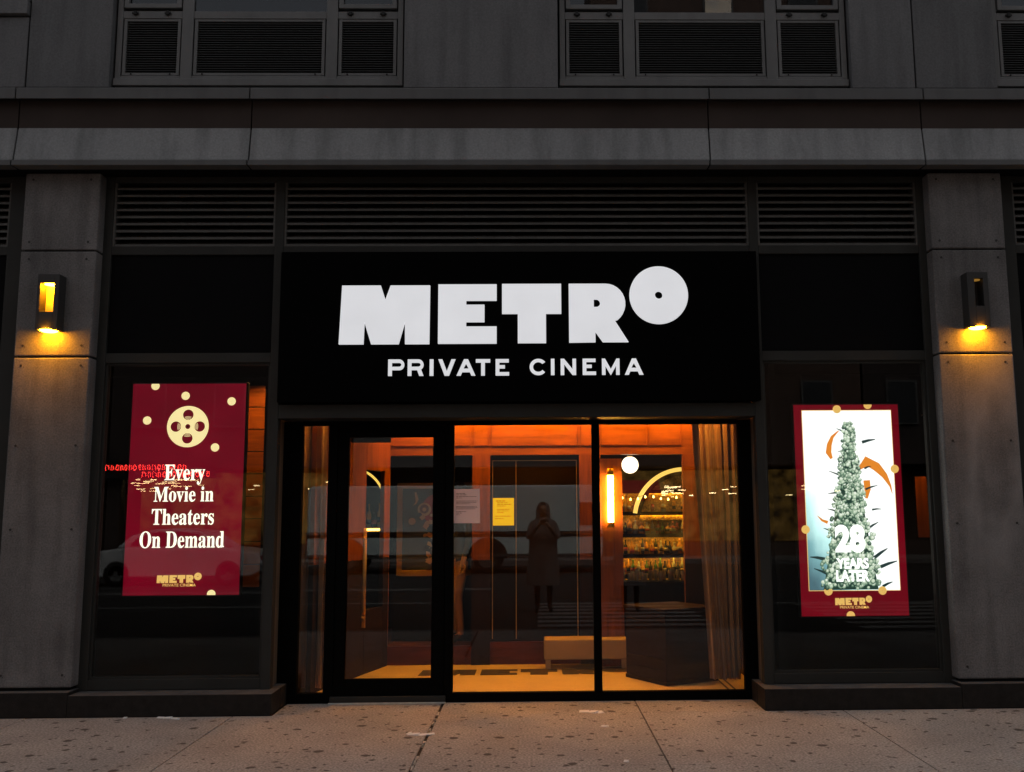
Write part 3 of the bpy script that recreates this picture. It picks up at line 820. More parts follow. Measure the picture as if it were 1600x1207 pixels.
a = MB(); a.box(px0, px1, .396, .398, pz0, pz1, 0); rel(a.build('picture_ground', picture_mat()), sR)
tones = [emit('picture_pebble_%d' % i, c, 1.0, base=(.02,.02,.02)) for i, c in enumerate(((.02,.06,.045), (.12,.22,.15), (.36,.52,.37), (.74,.88,.66), (1.05,1.1,.95), (1.25,1.3,1.2)))]
Mor = emit('picture_orange', (1.0,.30,.03), 1.1, base=(.02,.02,.02))
Mbr = emit('picture_branch', (.02,.05,.05), 1.0, base=(.01,.01,.01))
a = MB(); yy = .3955
# orange brush strokes behind the tower
def stroke(mb, c, y, mi):
    n = len(c); L_, Rr = [], []
    for i, (x, z, w_) in enumerate(c):
        q0 = c[max(i-1,0)]; q1 = c[min(i+1,n-1)]; dx, dz = q1[0]-q0[0], q1[1]-q0[1]; l_ = math.hypot(dx, dz) or 1
        L_.append((x-dz/l_*w_, z+dx/l_*w_)); Rr.append((x+dz/l_*w_, z-dx/l_*w_))
    tri_prism(mb, L_+Rr[::-1], y-.0008, y, mi)
stroke(a, [(2.735,2.325,.004),(2.675,2.27,.014),(2.645,2.20,.022),(2.635,2.13,.026),(2.66,2.075,.012)], yy, 6)
stroke(a, [(2.90,1.98,.012),(2.97,2.05,.045),(3.06,2.00,.04),(3.13,1.92,.026),(3.175,1.83,.010),(3.19,1.76,.002)], yy, 6)
stroke(a, [(2.965,1.88,.03),(2.97,1.80,.028),(2.955,1.72,.012)], yy, 6)
stroke(a, [(2.51,1.57,.002),(2.55,1.53,.010),(2.60,1.51,.014)], yy, 6)
for bx, bz, ex, ez, w_ in ((2.80,2.30,2.715,2.345,.012),(2.94,2.22,3.06,2.245,.020),(2.80,2.15,2.715,2.135,.010),(2.78,1.90,2.63,1.965,.013),(2.95,1.985,3.01,2.005,.013),(2.75,1.77,2.615,1.765,.015),
        (2.95,1.80,3.06,1.835,.013),(3.0,1.62,3.085,1.625,.012),(2.70,1.60,2.60,1.63,.012),(2.95,1.45,3.05,1.51,.016),(2.66,1.42,2.56,1.46,.014),(2.56,1.19,2.43,1.21,.022),(3.0,1.20,3.12,1.28,.022),(3.05,1.12,3.20,1.17,.022),(2.60,1.05,2.46,1.11,.018),(3.06,.95,3.15,.99,.018)):
    w_ *= .7; stroke(a, [(bx,bz,w_),((bx+ex)/2,(bz+ez)/2+.004,w_*.8),(ex,ez,w_*.25)], yy-.0009, 7)
rng = random.Random(3)
peb = []
for k in range(1300):
    t_ = rng.random()**.8
    z = 2.40 - t_*(2.40-.93)
    hw = (.042 + .235*t_**1.2) * (1+.09*math.sin(t_*31)+.05*math.sin(t_*67))
    x = 2.825 - .045*t_ + rng.uniform(-1, 1)*hw
    peb.append((x, z, rng.uniform(.010, .020)*(0.8+.4*t_), rng.random(), rng.random(), abs(x-(2.825-.045*t_))/hw, (x-2.825)))
rng.shuffle(peb)
tw = [(2.80,2.40),(2.85,2.40)] + [(2.825-.045*t_+(.028+.215*t_**1.2), 2.40-t_*1.475) for t_ in [i/12 for i in range(13)]] + [(2.825-.045*t_-(.028+.215*t_**1.2), 2.40-t_*1.475) for t_ in [i/12 for i in range(12,-1,-1)]]
tri_prism(a, tw, yy-.0018, yy-.001, 0)
for i, (x, z, r_, s1, s2, e_, sd) in enumerate(peb):
    if not (px0+r_ < x < px1-r_ and pz0+r_ < z < pz1): continue
    y_ = yy-.002-.0000023*i
    b_ = 2 + int(s1*3.6) + (1 if s2 > (.25 if sd > .03 else .6) else 0); b_ = min(b_, 5)
    a.disc(x, z-r_*.12, r_, y_-.0000005, y_, max(0, b_-2-int(s2*1.5)), 10)
    a.disc(x+.1*r_, z+.12*r_, r_*.74, y_-.0000011, y_-.0000006, b_-1, 8)
    a.disc(x+.22*r_, z+.26*r_, r_*.42, y_-.0000018, y_-.0000013, b_, 7)
rel(a.build('picture_tower', tones+[Mor, Mbr]), sR)
a = MB()
Mtitle = emit('screen_title_white', (1,1,1), 1.7)
text_into(a, '28', 2.655, 2.925, 1.245, 1.49, .3895, 0, .055)
text_into(a, 'YEARS', 2.657, 2.945, 1.105, 1.20, .3895, 0, .045)
text_into(a, 'LATER', 2.652, 2.948, .995, 1.095, .3895, 0, .045)
rel(a.build('title_text', Mtitle), sR)
a = MB(); dots_into(a, [(2.727,2.518),(3.007,2.556),(3.222,1.98),(2.40,1.45),(2.578,.913),(3.056,.915),(2.766,.703)], .3945, .037, (x0, x1, z0, z1))
rel(a.build('dot_pattern', [Mgold, Mdot]), sR)
a = MB(); logo_into(a, 2.634, .792, .108, .118, .3965, .3985, 0); text_into(a, 'PRIVATE CINEMA', 2.675, 2.932, .762, .785, .397, 0, .015)
rel(a.build('logo', Mgold), sR)

# ================================================================== NOTICES ON THE GLASS
def notice(label, x0, x1, z0, z1, paper, ink, rows, tilt=0):
    r = thing('paper_notice', label, 'notice', ((x0+x1)/2, .425, z0), 0, 'paper notices on the entrance glass')
    p = MB()
    nx, nz = 6, 6; v = []; fs = []
    for j in range(nz+1):
        for i in range(nx+1):
            u, q = i/nx, j/nz
            v.append((x0+(x1-x0)*u + tilt*(q-.5), (.4225 if paper is M['paper'] else .4275)-.0015*math.sin(u*5+q*3)**2-.001, z0+(z1-z0)*q))
    for j in range(nz):
        for i in range(nx):
            k = j*(nx+1)+i; fs.append((k, k+1, k+nx+2, k+nx+1))
    n = len(v); v += [(x, y+.0005, z) for x, y, z in v]; fs += [tuple(n+i for i in f[::-1]) for f in fs]
    p.add(v, fs); rel(p.build('sheet', paper), r)
    t = MB(); rg = random.Random(5)
    for (q, l0, l1, hgt) in rows:
        zc = z0+(z1-z0)*q; xa = x0+(x1-x0)*l0; end = x0+(x1-x0)*l1
        while xa < end:
            wl = rg.uniform(.008, .028); yk = .4185 if paper is M['paper'] else .4232; t.box(xa, min(xa+wl, end), yk, yk+.0008, zc, zc+hgt); xa += wl+.005
    rel(t.build('print_lines', ink), r)
    return r
rows = [(.86,.10,.45,.004),(.82,.10,.5,.004),(.77,.10,.86,.004),(.73,.10,.3,.004),(.64,.10,.9,.004),(.60,.10,.88,.004),(.56,.10,.6,.004),(.48,.10,.88,.004),(.445,.10,.9,.004),(.41,.10,.84,.004),(.33,.10,.46,.004),(.29,.10,.3,.004),(.24,.10,.22,.004)]
notice('white printed letter taped to the entrance glass beside the door', -.713, -.481, 1.525, 1.826, M['paper'], M['ink'], rows, -.004)
rows = [(.88,.15,.6,.006),(.82,.2,.7,.004),(.76,.2,.84,.004),(.70,.2,.6,.004),(.58,.2,.8,.004),(.52,.2,.75,.004),(.46,.2,.5,.004),(.33,.1,.85,.004),(.24,.1,.5,.004)]
notice('smaller amber yellow sheet on the entrance glass', -.366, -.180, 1.503, 1.744, M['ypaper'], M['yink'], rows)

# ================================================================== LOBBY
mb = MB(); mb.box(-2.25, 2.02, .475, 2.24, -.1, .04); struct(mb.build('lobby_floor', M['tile']))
# floor word mark, readable from the street, as thin inlay
l = MB(); logo_into(l, -1.145, 0, .712, .62, 0, .004, 0)
l.v = [(x, 1.545+z, .0405+.004-y) for x, y, z in l.v]
tag(l.build('floor_lettering', M['inlay']), 'dark METRO lettering inlaid in the cream lobby floor', 'floor lettering')
for k, xx in enumerate((1.72, 1.79, -1.95, -2.02)):
    pass
l = MB(); 
for xx in (1.715, 1.775): l.box(xx, xx+.018, .48, 1.25, .0405, .0435)
for xx in (-1.97, -2.03): l.box(xx-.018, xx, .48, 1.0, .0405, .0435)
struct(l.build('floor_border', M['inlay']))
mb = MB(); mb.box(-2.25, 2.02, .475, 5.2, 2.78, 2.85); struct(mb.build('lobby_ceiling', M['ceil']))
# back wall with posts, frieze and openings
Yb = 2.2
w_ = MB()
for a, b in ((-1.60, -1.555), (-.665, -.475), (.485, .715), (1.605, 2.02)): w_.box(a, b, Yb, Yb+.09, .04, 2.235)
struct(w_.build('lobby_wall', M['wood']))
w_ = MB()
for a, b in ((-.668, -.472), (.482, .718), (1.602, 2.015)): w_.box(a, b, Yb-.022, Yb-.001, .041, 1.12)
struct(w_.build('post_shade_boards', M['woodd']))  # dark boards put the shade low on the posts into colour
w_ = MB(); w_.box(-2.25, 2.02, Yb+.004, Yb+.09, 2.235, 2.78); struct(w_.build('lobby_wall', M['wood_h']))
w_ = MB()
for a, b in ((-1.62, -.68), (-.655, -.485), (-.465, .475), (.50, .70), (.72, 1.225), (1.245, 1.60)):
    for (q0, q1, r0, r1) in ((a, b, 2.335, 2.345), (a, b, 2.72, 2.73), (a, a+.01, 2.345, 2.72), (b-.01, b, 2.345, 2.72)):
        w_.box(q0, q1, Yb-.008, Yb+.003, r0, r1)
struct(w_.build('wall_moulding', M['wood']))
# middle bay: smoked panel with a slim metal frame
w_ = MB(); w_.box(-.475, .485, Yb+.05, Yb+.085, .04, 2.235, 0); struct(w_.build('lobby_wall', M['dmirror']))
w_ = MB(); w_.box(-.452, -.444, Yb+.035, Yb+.049, .3, 2.18); w_.box(-.444, .462, Yb+.035, Yb+.049, 2.172, 2.18); w_.box(.454, .462, Yb+.035, Yb+.049, .3, 2.172)
w_.box(-.20, -.192, Yb+.038, Yb+.049, .3, 2.172)
struct(w_.build('wall_trim', M['brass']))
w_ = MB(); w_.box(-.475, .485, Yb+.012, Yb+.049, .04, .27); w_.box(-1.555, -.665, Yb+.02, Yb+.08, .04, .23); w_.box(.715, 1.605, Yb+.02, Yb+.08, .04, .23)
M['riser'] = wood('red_stained_riser', (.10, .018, .006), spec=.15, grain=(1, 9, 9))
struct(w_.build('step_riser', M['riser']))
# rooms beyond
mb = MB(); mb.box(-2.25, 2.02, Yb+.09, 5.2, .1, .23); struct(mb.build('raised_floor', M['carpet']))
mb = MB(); mb.box(-2.5, -.57, 3.9, 4.0, .23, 2.78); mb.box(-.60, -.55, 2.30, 3.9, .23, 2.78); mb.box(.55, .60, 2.30, 4.0, .23, 2.78); mb.box(.60, 2.1, 3.62, 3.7, .23, 2.78)
struct(mb.build('interior_wall', M['darkwall']))
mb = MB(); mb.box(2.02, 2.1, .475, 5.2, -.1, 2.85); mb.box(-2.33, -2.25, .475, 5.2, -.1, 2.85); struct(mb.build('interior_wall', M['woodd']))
# side wall on the left, set at a slant, with a narrow glazed opening
side = thing('slanted_partition', 'slanted red wood partition with a narrow dark opening at the lobby left side', 'partition', (-1.98, .62, .04))
side['kind'] = 'structure'
ang = math.atan2(2.195-.62, -1.545+1.98); Ls = math.hypot(2.195-.62, .435)
def spart(x0, x1, z0, z1, name, m, y0=0, y1=.05, bev=.003):
    o = MB().box(x0, x1, y0, y1, z0, z1).build(name, M[m], side, bev, 1); o.rotation_euler = (0, 0, ang); return o
sa, sb = 1.06, 1.50
spart(0, sa, 1.12, 2.74, 'panel', 'wood'); spart(sb, Ls, 1.12, 2.74, 'panel', 'wood'); spart(0, sa, 0, 1.118, 'panel', 'woodd'); spart(sb, Ls, 0, 1.118, 'panel', 'woodd'); spart(sa, sb, 2.02, 2.74, 'panel', 'wood'); spart(sa, sb, 0, .62, 'panel', 'woodd')  # lower panels darker: falling light put into the wood colour
# alcove seen through that opening: arc light and a lit shelf with bottles
arc_ = MB(); path = [(-2.02+.0, 3.0, 2.13)]
path = [(-2.13+.40*math.sin(R(t_)), 3.0, 1.75+.39*math.cos(R(t_))) for t_ in range(0, 86, 5)]
arc_.tube(path, .014, 8)
tag(arc_.build('arc_light', M['arc']), 'curved yellow light strip seen through the slanted wood partition', 'light strip')
sh_ = MB(); sh_.box(-2.12, -1.70, 2.92, 3.10, 1.43, 1.455, 0); sh_.box(-2.02, -1.74, 2.915, 2.925, 1.425, 1.45, 1)
tag(sh_.build('lit_shelf', [M['woodd'], M['shelfglow']]), 'small lit shelf behind the slanted partition', 'shelf')

def bottle(x, y, z, h, r, m, label, group):
    b_ = MB(); k = int(h*1000) % 3
    if k == 0: pr_ = [(.0001,0),(r,.002),(r,h*.55),(r*.85,h*.64),(r*.36,h*.74),(r*.33,h*.97),(r*.4,h*.975),(r*.4,h),(.0001,h)]
    elif k == 1: pr_ = [(.0001,0),(r*1.15,.002),(r*1.2,h*.30),(r*1.1,h*.52),(r*.42,h*.62),(r*.38,h*.80),(r*.5,h*.81),(r*.5,h*.9),(.0001,h*.9)]
    else: pr_ = [(.0001,0),(r*.92,.002),(r*.95,h*.66),(r*.5,h*.78),(r*.36,h*.86),(r*.36,h*1.08),(.0001,h*1.08)]
    b_.lathe(pr_, (0,0,0), 14)
    q0, q1 = h*(.16+.04*k), h*(.36+.06*k); rl = r*(1.03, 1.22, .97)[k]
    b_.lathe([(rl-.001,q0),(rl,q0),(rl,q1),(rl-.001,q1)], (0,0,0), 14, 1)
    return tag(b_.build('bottle', [m, lab_[(k+int(h*7000)) % 4]], loc=(x,y,z)), label, 'bottle', group)
lab_ = [mat('cream_bottle_label', (.6,.5,.3), .8), mat('red_bottle_label', (.4,.05,.03), .8), mat('black_bottle_label', (.03,.03,.03), .8), mat('gold_bottle_label', (.55,.33,.08), .4)]
bm_ = [mat('bottle_amber', (.7,.30,.03), .12, var=.2), mat('bottle_dark', (.03,.03,.02), .1), mat('bottle_green', (.08,.16,.04), .12), mat('bottle_clear', (.55,.5,.38), .1), mat('bottle_red', (.35,.03,.02), .15)]
for k, (xx, hh) in enumerate(((-1.97,.24),(-1.90,.27),(-1.84,.22),(-1.78,.26))):
    bottle(xx, 3.0, 1.456, hh, .026, bm_[(1,0,1,0)[k]], 'dark bottle on the small lit shelf behind the slanted partition', 'bottles on the small lit shelf')

# doorway bay: framed poster and a person
fp = thing('framed_poster', 'framed dark poster with red and cream shapes on the wall past the doorway', 'poster', (-1.16, 2.62, 1.2))
fr = MB(); X0, X1, Z0, Z1 = -1.46, -.70, 1.0, 1.89
for (a, b, c, d_) in ((X0-.06,X0,Z0-.06,Z1+.06),(X1,X1+.06,Z0-.06,Z1+.06),(X0,X1,Z1,Z1+.06),(X0,X1,Z0-.06,Z0)): fr.box(a, b, 2.575, 2.62, c, d_)
M['pframe'] = mat('pale_wood_frame', (.42,.26,.10), .5)
rel(fr.build('frame', M['pframe'], None, .005, 1), fp)
rel(MB().box(X0, X1, 2.60, 2.62, Z0, Z1).build('backing', mat('poster_ground', (.055,.06,.05), .6)), fp)
art = MB(); rg = random.Random(12)
art.disc(-1.08, 1.66, .17, 2.5975, 2.5990, 0, 28); art.disc(-1.22, 1.66, .075, 2.5955, 2.597, 1, 24); art.disc(-1.22, 1.665, .05, 2.5950, 2.5953, 2, 20); art.disc(-1.355, 1.53, .04, 2.5975, 2.599, 1, 20)
art.disc(-1.22, 1.66, .022, 2.5946, 2.5949, 1, 14)
tri_prism(art, [(-1.33,1.85),(-1.31,1.85),(-1.285,1.77),(-1.31,1.72),(-1.35,1.70),(-1.315,1.745)], 2.5970, 2.5985, 1)
for k in range(44):
    u = k/43; x = -1.30+.34*rg.random()+.1*u; z = 1.58-.52*u+rg.uniform(-.04,.04); n = rg.randint(4, 7); q = rg.uniform(.025, .062); a0 = rg.random()*3
    pts = [(x+q*rg.uniform(.35,1)*math.cos(2*math.pi*i/n+a0), z+q*rg.uniform(.35,1)*math.sin(2*math.pi*i/n+a0)) for i in range(n)]
    tri_prism(art, pts, 2.5940-.0002*k, 2.5941-.0002*k, rg.choice((1, 1, 1, 2, 3, 3)))
rel(art.build('artwork', [mat('poster_red', (.35,.03,.015), .6), mat('poster_cream', (.55,.36,.15), .6), mat('poster_brown', (.16,.07,.03), .6), mat('poster_ink', (.02,.018,.015), .6)]), fp)
mb = MB(); mb.box(-1.56, -.60, 2.63, 2.68, .23, 2.3); struct(mb.build('interior_wall', M['darkwall']))

# bench
be = thing('lobby_bench', 'low cream bench against the lobby back wall', 'bench', (.52, 1.98, .04))
rel(MB().box(.094, .946, 1.84, 2.14, .135, .335).build('seat', M['bench'], None, .014, 3), be)
for xx in (.135, .905):
    for yy_ in (1.87, 2.11): rel(MB().box(xx-.025, xx+.025, yy_-.02, yy_+.02, .04, .134).build('leg', M['bench'], None, .003, 1), be)
# host desk, a dark box standing at an angle
de = thing('host_desk', 'dark panelled wood desk standing at an angle by the curtain', 'desk', (1.28, 1.22, .04))
q = [(1.196,.84),(1.72,1.10),(1.40,1.64),(.872,1.372)]
def quadprism(q, z0, z1, inset=0):
    c = (sum(p[0] for p in q)/4, sum(p[1] for p in q)/4)
    q2 = [(c[0]+(p[0]-c[0])*(1-inset), c[1]+(p[1]-c[1])*(1-inset)) for p in q]
    v = [(x,y,z0) for x,y in q2]+[(x,y,z1) for x,y in q2]
    return v, [(3,2,1,0),(4,5,6,7)]+[(i,(i+1)%4,4+(i+1)%4,4+i) for i in range(4)]
for nm, z0, z1, ins in (('base', .04, .075, .0), ('cabinet', .076, .69, .02), ('top', .691, .725, -.03)):
    m_ = MB(); v, fs = quadprism(q, z0, z1, ins); m_.add(v, fs); rel(m_.build(nm, M['woodd'], None, .004, 1), de)
a1, a2 = Vector((.872,1.372)), Vector((1.196,.84))
mo = MB()
for t0, t1, zz in ((.06,.94,.17),(.06,.94,.27),(.06,.94,.60)):
    p0 = a1.lerp(a2, t0); p1 = a1.lerp(a2, t1); nrm = Vector((-.85,-.52))*.003
    mo.tube([(p0.x+nrm.x,p0.y+nrm.y,zz),(p1.x+nrm.x,p1.y+nrm.y,zz)], .006, 6)
rel(mo.build('moulding', M['woodd']), de)

# curtains
def curtain(label, xs0, xs1, y, z0, z1, folds, amp, taper):
    v = []; fs = []; nx, nz = folds*10, 24
    rg = random.Random(int(abs(xs0)*100)); ph = [rg.uniform(-.5,.5) for _ in range(folds+2)]
    for j in range(nz+1):
        q = j/nz
        for i in range(nx+1):
            u = i/nx
            f_ = u*folds; k = int(f_)
            a_ = amp*(.65+.35*math.sin(3*k+1))*(1-.25*math.sin(q*3.1))
            xl = xs0 + taper*(1-q)**1.3
            x = xl+(xs1-xl)*u + .012*math.sin(q*4+k)*(1-q)
            yy_ = y + a_*math.sin(2*math.pi*f_+ph[k]*(1-q)*1.3) + .4*a_*math.sin(4.3*math.pi*f_+1)
            v.append((x, yy_, z0+(z1-z0)*q))
    for j in range(nz):
        for i in range(nx):
            k = j*(nx+1)+i; fs.append((k, k+1, k+nx+2, k+nx+1))
    m_ = MB(); m_.add(v, fs, 0, True)
    o = m_.build('curtain', M['cloth'])
    s_ = o.modifiers.new('thickness', 'SOLIDIFY'); s_.thickness = .004
    return tag(o, label, 'curtain', 'curtains beside the entrance glass')
curtain('wide brown velvet curtain hanging at the right end of the entrance glass', 1.47, 1.86, .72, .12, 2.70, 6, .045, .11)
curtain('narrow brown velvet curtain hanging in the slim sidelight beside the door', -2.16, -1.90, .70, .08, 2.70, 4, .03, 0)

# bar opening: tube lamp, globe, arch, shelves with bottles
tl = thing('tube_lamp', 'vertical glowing tube lamp with brass caps on the wood post', 'tube lamp', (.795, 1.8, 1.44))
def tube_part(z0, z1, r_, nm, m_):
    o = MB(); o.tube([(.800,1.95,z0),(.800,1.95,z1)], r_, 20); return rel(o.build(nm, M[m_]), tl)
tube_part(1.512, 2.0, .031, 'glass_tube', 'tube'); tube_part(2.001, 2.07, .035, 'cap', 'brass'); tube_part(1.455, 1.511, .035, 'cap', 'brass')
o = MB(); o.box(.782, .818, 1.975, 2.03, 1.74, 1.78); rel(o.build('bracket', M['brass'], None, .003, 1), tl)
w_ = MB(); w_.box(.62, .93, 2.03, 2.12, .04, 2.18); struct(w_.build('lamp_post_panel', M['wood']))
gl = thing('globe_pendant', 'round white globe lamp glowing below the bar ceiling', 'pendant lamp', (1.065, 2.5, 2.1))
o = MB(); n = 16; o.lathe([(.094*math.sin(math.pi*k/n)+.0001, .094*-math.cos(math.pi*k/n)) for k in range(n+1)], (1.065,2.5,2.135), 28); rel(o.build('globe', M['globe']), gl)
o = MB(); o.tube([(1.065,2.5,2.228),(1.065,2.5,2.78)], .006, 8); o.tube([(1.065,2.5,2.222),(1.065,2.5,2.25)], .03, 14); rel(o.build('stem', M['brass']), gl)
ar = thing('arch_light', 'glowing yellow arch light around the bar niche', 'arch light', (1.79, 3.3, 1.5))
acx, acz, aR = 1.79, 1.52, .625
o = MB(); pts = arc2(acx, acz, aR, 8, 172, 40); inn = arc2(acx, acz, aR-.048, 172, 8, 40); tri_prism(o, pts+inn, 3.28, 3.31, 0); rel(o.build('light_strip', M['arc']), ar)
o = MB(); pts = arc2(acx, acz, aR-.10, 0, 180, 40); tri_prism(o, pts, 3.40, 3.44, 0); rel(o.build('niche_back', M['backbar']), ar)
o = MB(); pts = arc2(acx, acz, aR-.048, 8, 172, 40)+arc2(acx, acz, aR-.10, 172, 8, 40); tri_prism(o, pts, 3.31, 3.44, 0); rel(o.build('rim', M['woodd']), ar)
bs = thing('bar_shelf_unit', 'lit wooden bar shelves stocked with bottles past the right opening', 'shelf unit', (1.45, 3.45, .23))
o = MB(); o.box(.75, 2.0, 3.56, 3.60, .23, 1.88); rel(o.build('back', M['backbar']), bs)
for k, zz in enumerate((.86, 1.10, 1.34, 1.60, 1.86)):
    o = MB(); o.box(.75, 2.0, 3.36, 3.555, zz, zz+.02, 0); o.box(.75, 2.0, 3.36, 3.372, zz-.022, zz, 0); rel(o.build('shelf', M['woodd']), bs)
    o = MB(); o.box(.85, 1.95, 3.374, 3.392, zz-.018, zz-.004, 0); rel(o.build('light_strip', M['shelfglow']), bs)
rg = random.Random(4)
for zz in (.88, 1.12, 1.36, 1.62):
    xx = 1.02
    while xx < 1.86:
        hh = rg.uniform(.13, .2)
        bottle(xx, 3.44+rg.uniform(-.035,.035), zz, hh, rg.uniform(.02,.03), bm_[rg.choice((0,0,0,1,2,3,3,4))], 'bottle among many on the lit bar shelves', 'bottles on the bar shelves')
        xx += rg.uniform(.045, .075)
sl_ = thing('bar_glint_bulbs', 'added string of small bulbs for bright glints across the back bar', 'added string lights', (1.4, 3.2, 1.8))  # bulbs added to give the bar small bright glints
o = MB(); o.tube([(.95+.09*i, 3.18+.03*math.sin(i*2.1), 1.80-.035*math.sin(i*.7)**2+.02) for i in range(12)], .003, 5); rel(o.build('cable', M['rubber']), sl_)
for i in range(11):
    o = MB(); zz = 1.80-.035*math.sin(i*.7)**2-.004; o.lathe([(.0001,-.013),(.009,-.009),(.012,0),(.007,.011),(.004,.02)], (.95+.09*i, 3.18+.03*math.sin(i*2.1), zz), 10); rel(o.build('bulb', M['bulb']), sl_)
ct = thing('bar_counter', 'dark bar counter in front of the lit bottle shelves', 'bar counter', (1.45, 2.95, .23))
o = MB(); o.box(.75, 2.0, 2.85, 3.1, .23, .80); rel(o.build('front', M['woodd'], None, .004, 1), ct)
o = MB(); o.box(.72, 2.02, 2.80, 3.14, .801, .84); rel(o.build('counter_top', M['woodd'], None, .006, 2), ct)
rg = random.Random(8)
M['clearglass'] = mat('clear_tumbler_glass', (.6,.5,.3), .08, spec=.8)
for i in range(15):
    o = MB(); r0 = rg.uniform(.024,.034); h0 = rg.uniform(.07,.14); o.lathe([(.0001,0),(r0*.8,.001),(r0,h0),(r0-.003,h0),(r0*.8-.003,.006),(.0001,.006)], (0,0,0), 14)
    tag(o.build('tumbler', M['clearglass'], loc=(1.02+.052*i+rg.uniform(-.01,.01), 2.95+rg.uniform(-.07,.1), .841)), 'clear tumbler in the row on the bar counter', 'glass', 'tumblers on the bar counter')

# recessed ceiling lights of the lobby
def downlight(x, y, z, power, spread=150, size=.10, label='', col=(1.0, .40, .075), tilt=0):
    r = thing('ceiling_downlight', label, 'downlight', (x, y, z), 0, 'recessed lobby downlights')
    o = MB(); o.lathe([(.075,.0),(.075,-.006),(.055,-.008),(.053,.0)], (0,0,-.001), 24); o.build('trim_ring', M['brass'], r)
    o = MB(); o.lathe([(.0001,-.003),(.052,-.003)], (0,0,-.001), 20); o.build('lens', M['downlight'], r)
    ld = bpy.data.lights.new('downlight_beam', 'AREA'); ld.shape = 'DISK'; ld.size = size; ld.energy = power; ld.color = col; ld.spread = R(spread)
    lo = bpy.data.objects.new('downlight_beam', ld); COL.objects.link(lo); lo.parent = r; lo.location = (0, 0, -.012); lo.rotation_euler = (R(-tilt), 0, 0)
    return r
for k, (x, y) in enumerate(((-1.25, 1.05), (-.1, 1.0), (1.0, 1.0))):
    downlight(x, y, 2.78, 9.5, 88, .1, 'round brass rimmed downlight in the lobby ceiling', (1.0, .36, .05), 20)
for k, (x, y) in enumerate(((1.62, .56), (-1.98, .57))):
    downlight(x, y, 2.78, (4.5, 2.2)[k], 100, .06, ('round downlight above the wide right curtain', 'round downlight above the narrow curtain beside the door')[k], (1.0, .38, .04))
st_ = thing('cove_light', 'long warm cove light along the lobby ceiling above the wood frieze', 'cove light', (-.05, 2.0, 2.78))
o = MB(); o.box(-1.5, 1.9, 1.94, 1.95, 2.70, 2.778); rel(o.build('lip', M['woodd']), st_)
o = MB(); o.box(-1.48, 1.88, 1.96, 2.06, 2.766, 2.774); rel(o.build('diffuser', emit('cove_strip', (1.0, .40, .006), 62.0)), st_)

# rooms behind the two display windows
for x0, x1 in ((-4.35, -2.37), (2.15, 4.08)):
    mb = MB(); mb.box(x0-.05, x0, .3, 1.55, 0, 3.0); mb.box(x1, x1+.05, .3, 1.55, 0, 3.0); mb.box(x0-.05, x1+.05, .49, 1.6, -.05, .0); mb.box(x0-.05, x1+.05, 1.5, 1.55, .0, 3.1); mb.box(x0-.05, x1+.05, .25, 1.6, 3.0, 3.06)
    struct(mb.build('display_room_wall', M['darkwall']))
mb = MB(); mb.box(-7.6, -4.5, .9, .95, 0, 3.1); mb.box(4.3, 7.5, .9, .95, 0, 3.1); struct(mb.build('display_room_wall', M['darkwall']))
mb = MB()
for k in range(9): mb.box(-2.76, -2.385, .95, .98, .95+.21*k, .95+.21*k+.2)
struct(mb.build('plank_wall', M['wood_h']))
mb = MB(); mb.box(3.60, 3.80, .9, .93, 1.36, 1.93, 0); struct(mb.build('plank_wall', M['wood']))
downlight(-2.56, .66, 2.998, 7.0, 120, .06, 'small downlight over the wood planks beside the left display window')
downlight(3.70, .72, 2.50, 4.0, 120, .06, 'small downlight over the wood board beside the right display window')

# ================================================================== LITTER
def litter(name, pts, w_, label, z=.006):
    m_ = MB()
    for i in range(len(pts)-1):
        (x0,y0),(x1,y1) = pts[i], pts[i+1]
        d_ = Vector((x1-x0, y1-y0)).normalized(); n_ = Vector((-d_.y, d_.x))*w_*.5
        zz = z+.006*(i%2)
        m_.add([(x0-n_.x,y0-n_.y,z*.4),(x1-n_.x,y1-n_.y,zz),(x1+n_.x,y1+n_.y,zz+.006),(x0+n_.x,y0+n_.y,z+.004),
                (x0-n_.x,y0-n_.y,.001),(x1-n_.x,y1-n_.y,.001),(x1+n_.x,y1+n_.y,.001),(x0+n_.x,y0+n_.y,.001)],
               [(0,1,2,3),(7,6,5,4),(0,4,5,1),(1,5,6,2),(2,6,7,3),(3,7,4,0)])
    return tag(m_.build(name, M['litter']), label, 'litter')
litter('paper_scrap', [(-3.03,-.12),(-2.97,-.14),(-2.90,-.155),(-2.83,-.19)], .022, 'thin white paper strip lying by the left plinth')
litter('paper_scrap', [(-.93,-.74),(-.935,-.80),(-.85,-.83),(-.74,-.80)], .028, 'bent white paper strip beside the middle pavement joint')
litter('paper_scrap', [(.36,-.05),(.44,-.06),(.50,-.10),(.55,-.08)], .055, 'crumpled pale tissue near the entrance glass')
litter('paper_scrap', [(.50,-.60),(.555,-.615)], .022, 'tiny white scrap just in front of the crumpled tissue')
litter('paper_scrap', [(.575,-1.64),(.605,-1.65)], .025, 'small white scrap nearest the photo bottom edge')
litter('paper_scrap', [(-3.30,-.12),(-3.27,-.125)], .02, 'white speck of paper under the left display window')
M['chip'] = mat('pale_joint_sealant', (.5,.48,.44), .9, var=.3, scale=30)
mb = MB(); rg = random.Random(9)
for k in range(34):
    yy_ = rg.uniform(-2.2, .3); a = rg.uniform(.02, .09)
    mb.box(-.800+rg.uniform(0,.006), -.788+rg.uniform(0,.008), yy_, yy_+a, -.02, -.0015)
tag(mb.build('joint_sealant', M['chip']), kind='stuff', label='broken pale sealant along the middle pavement joint', cat='sealant')

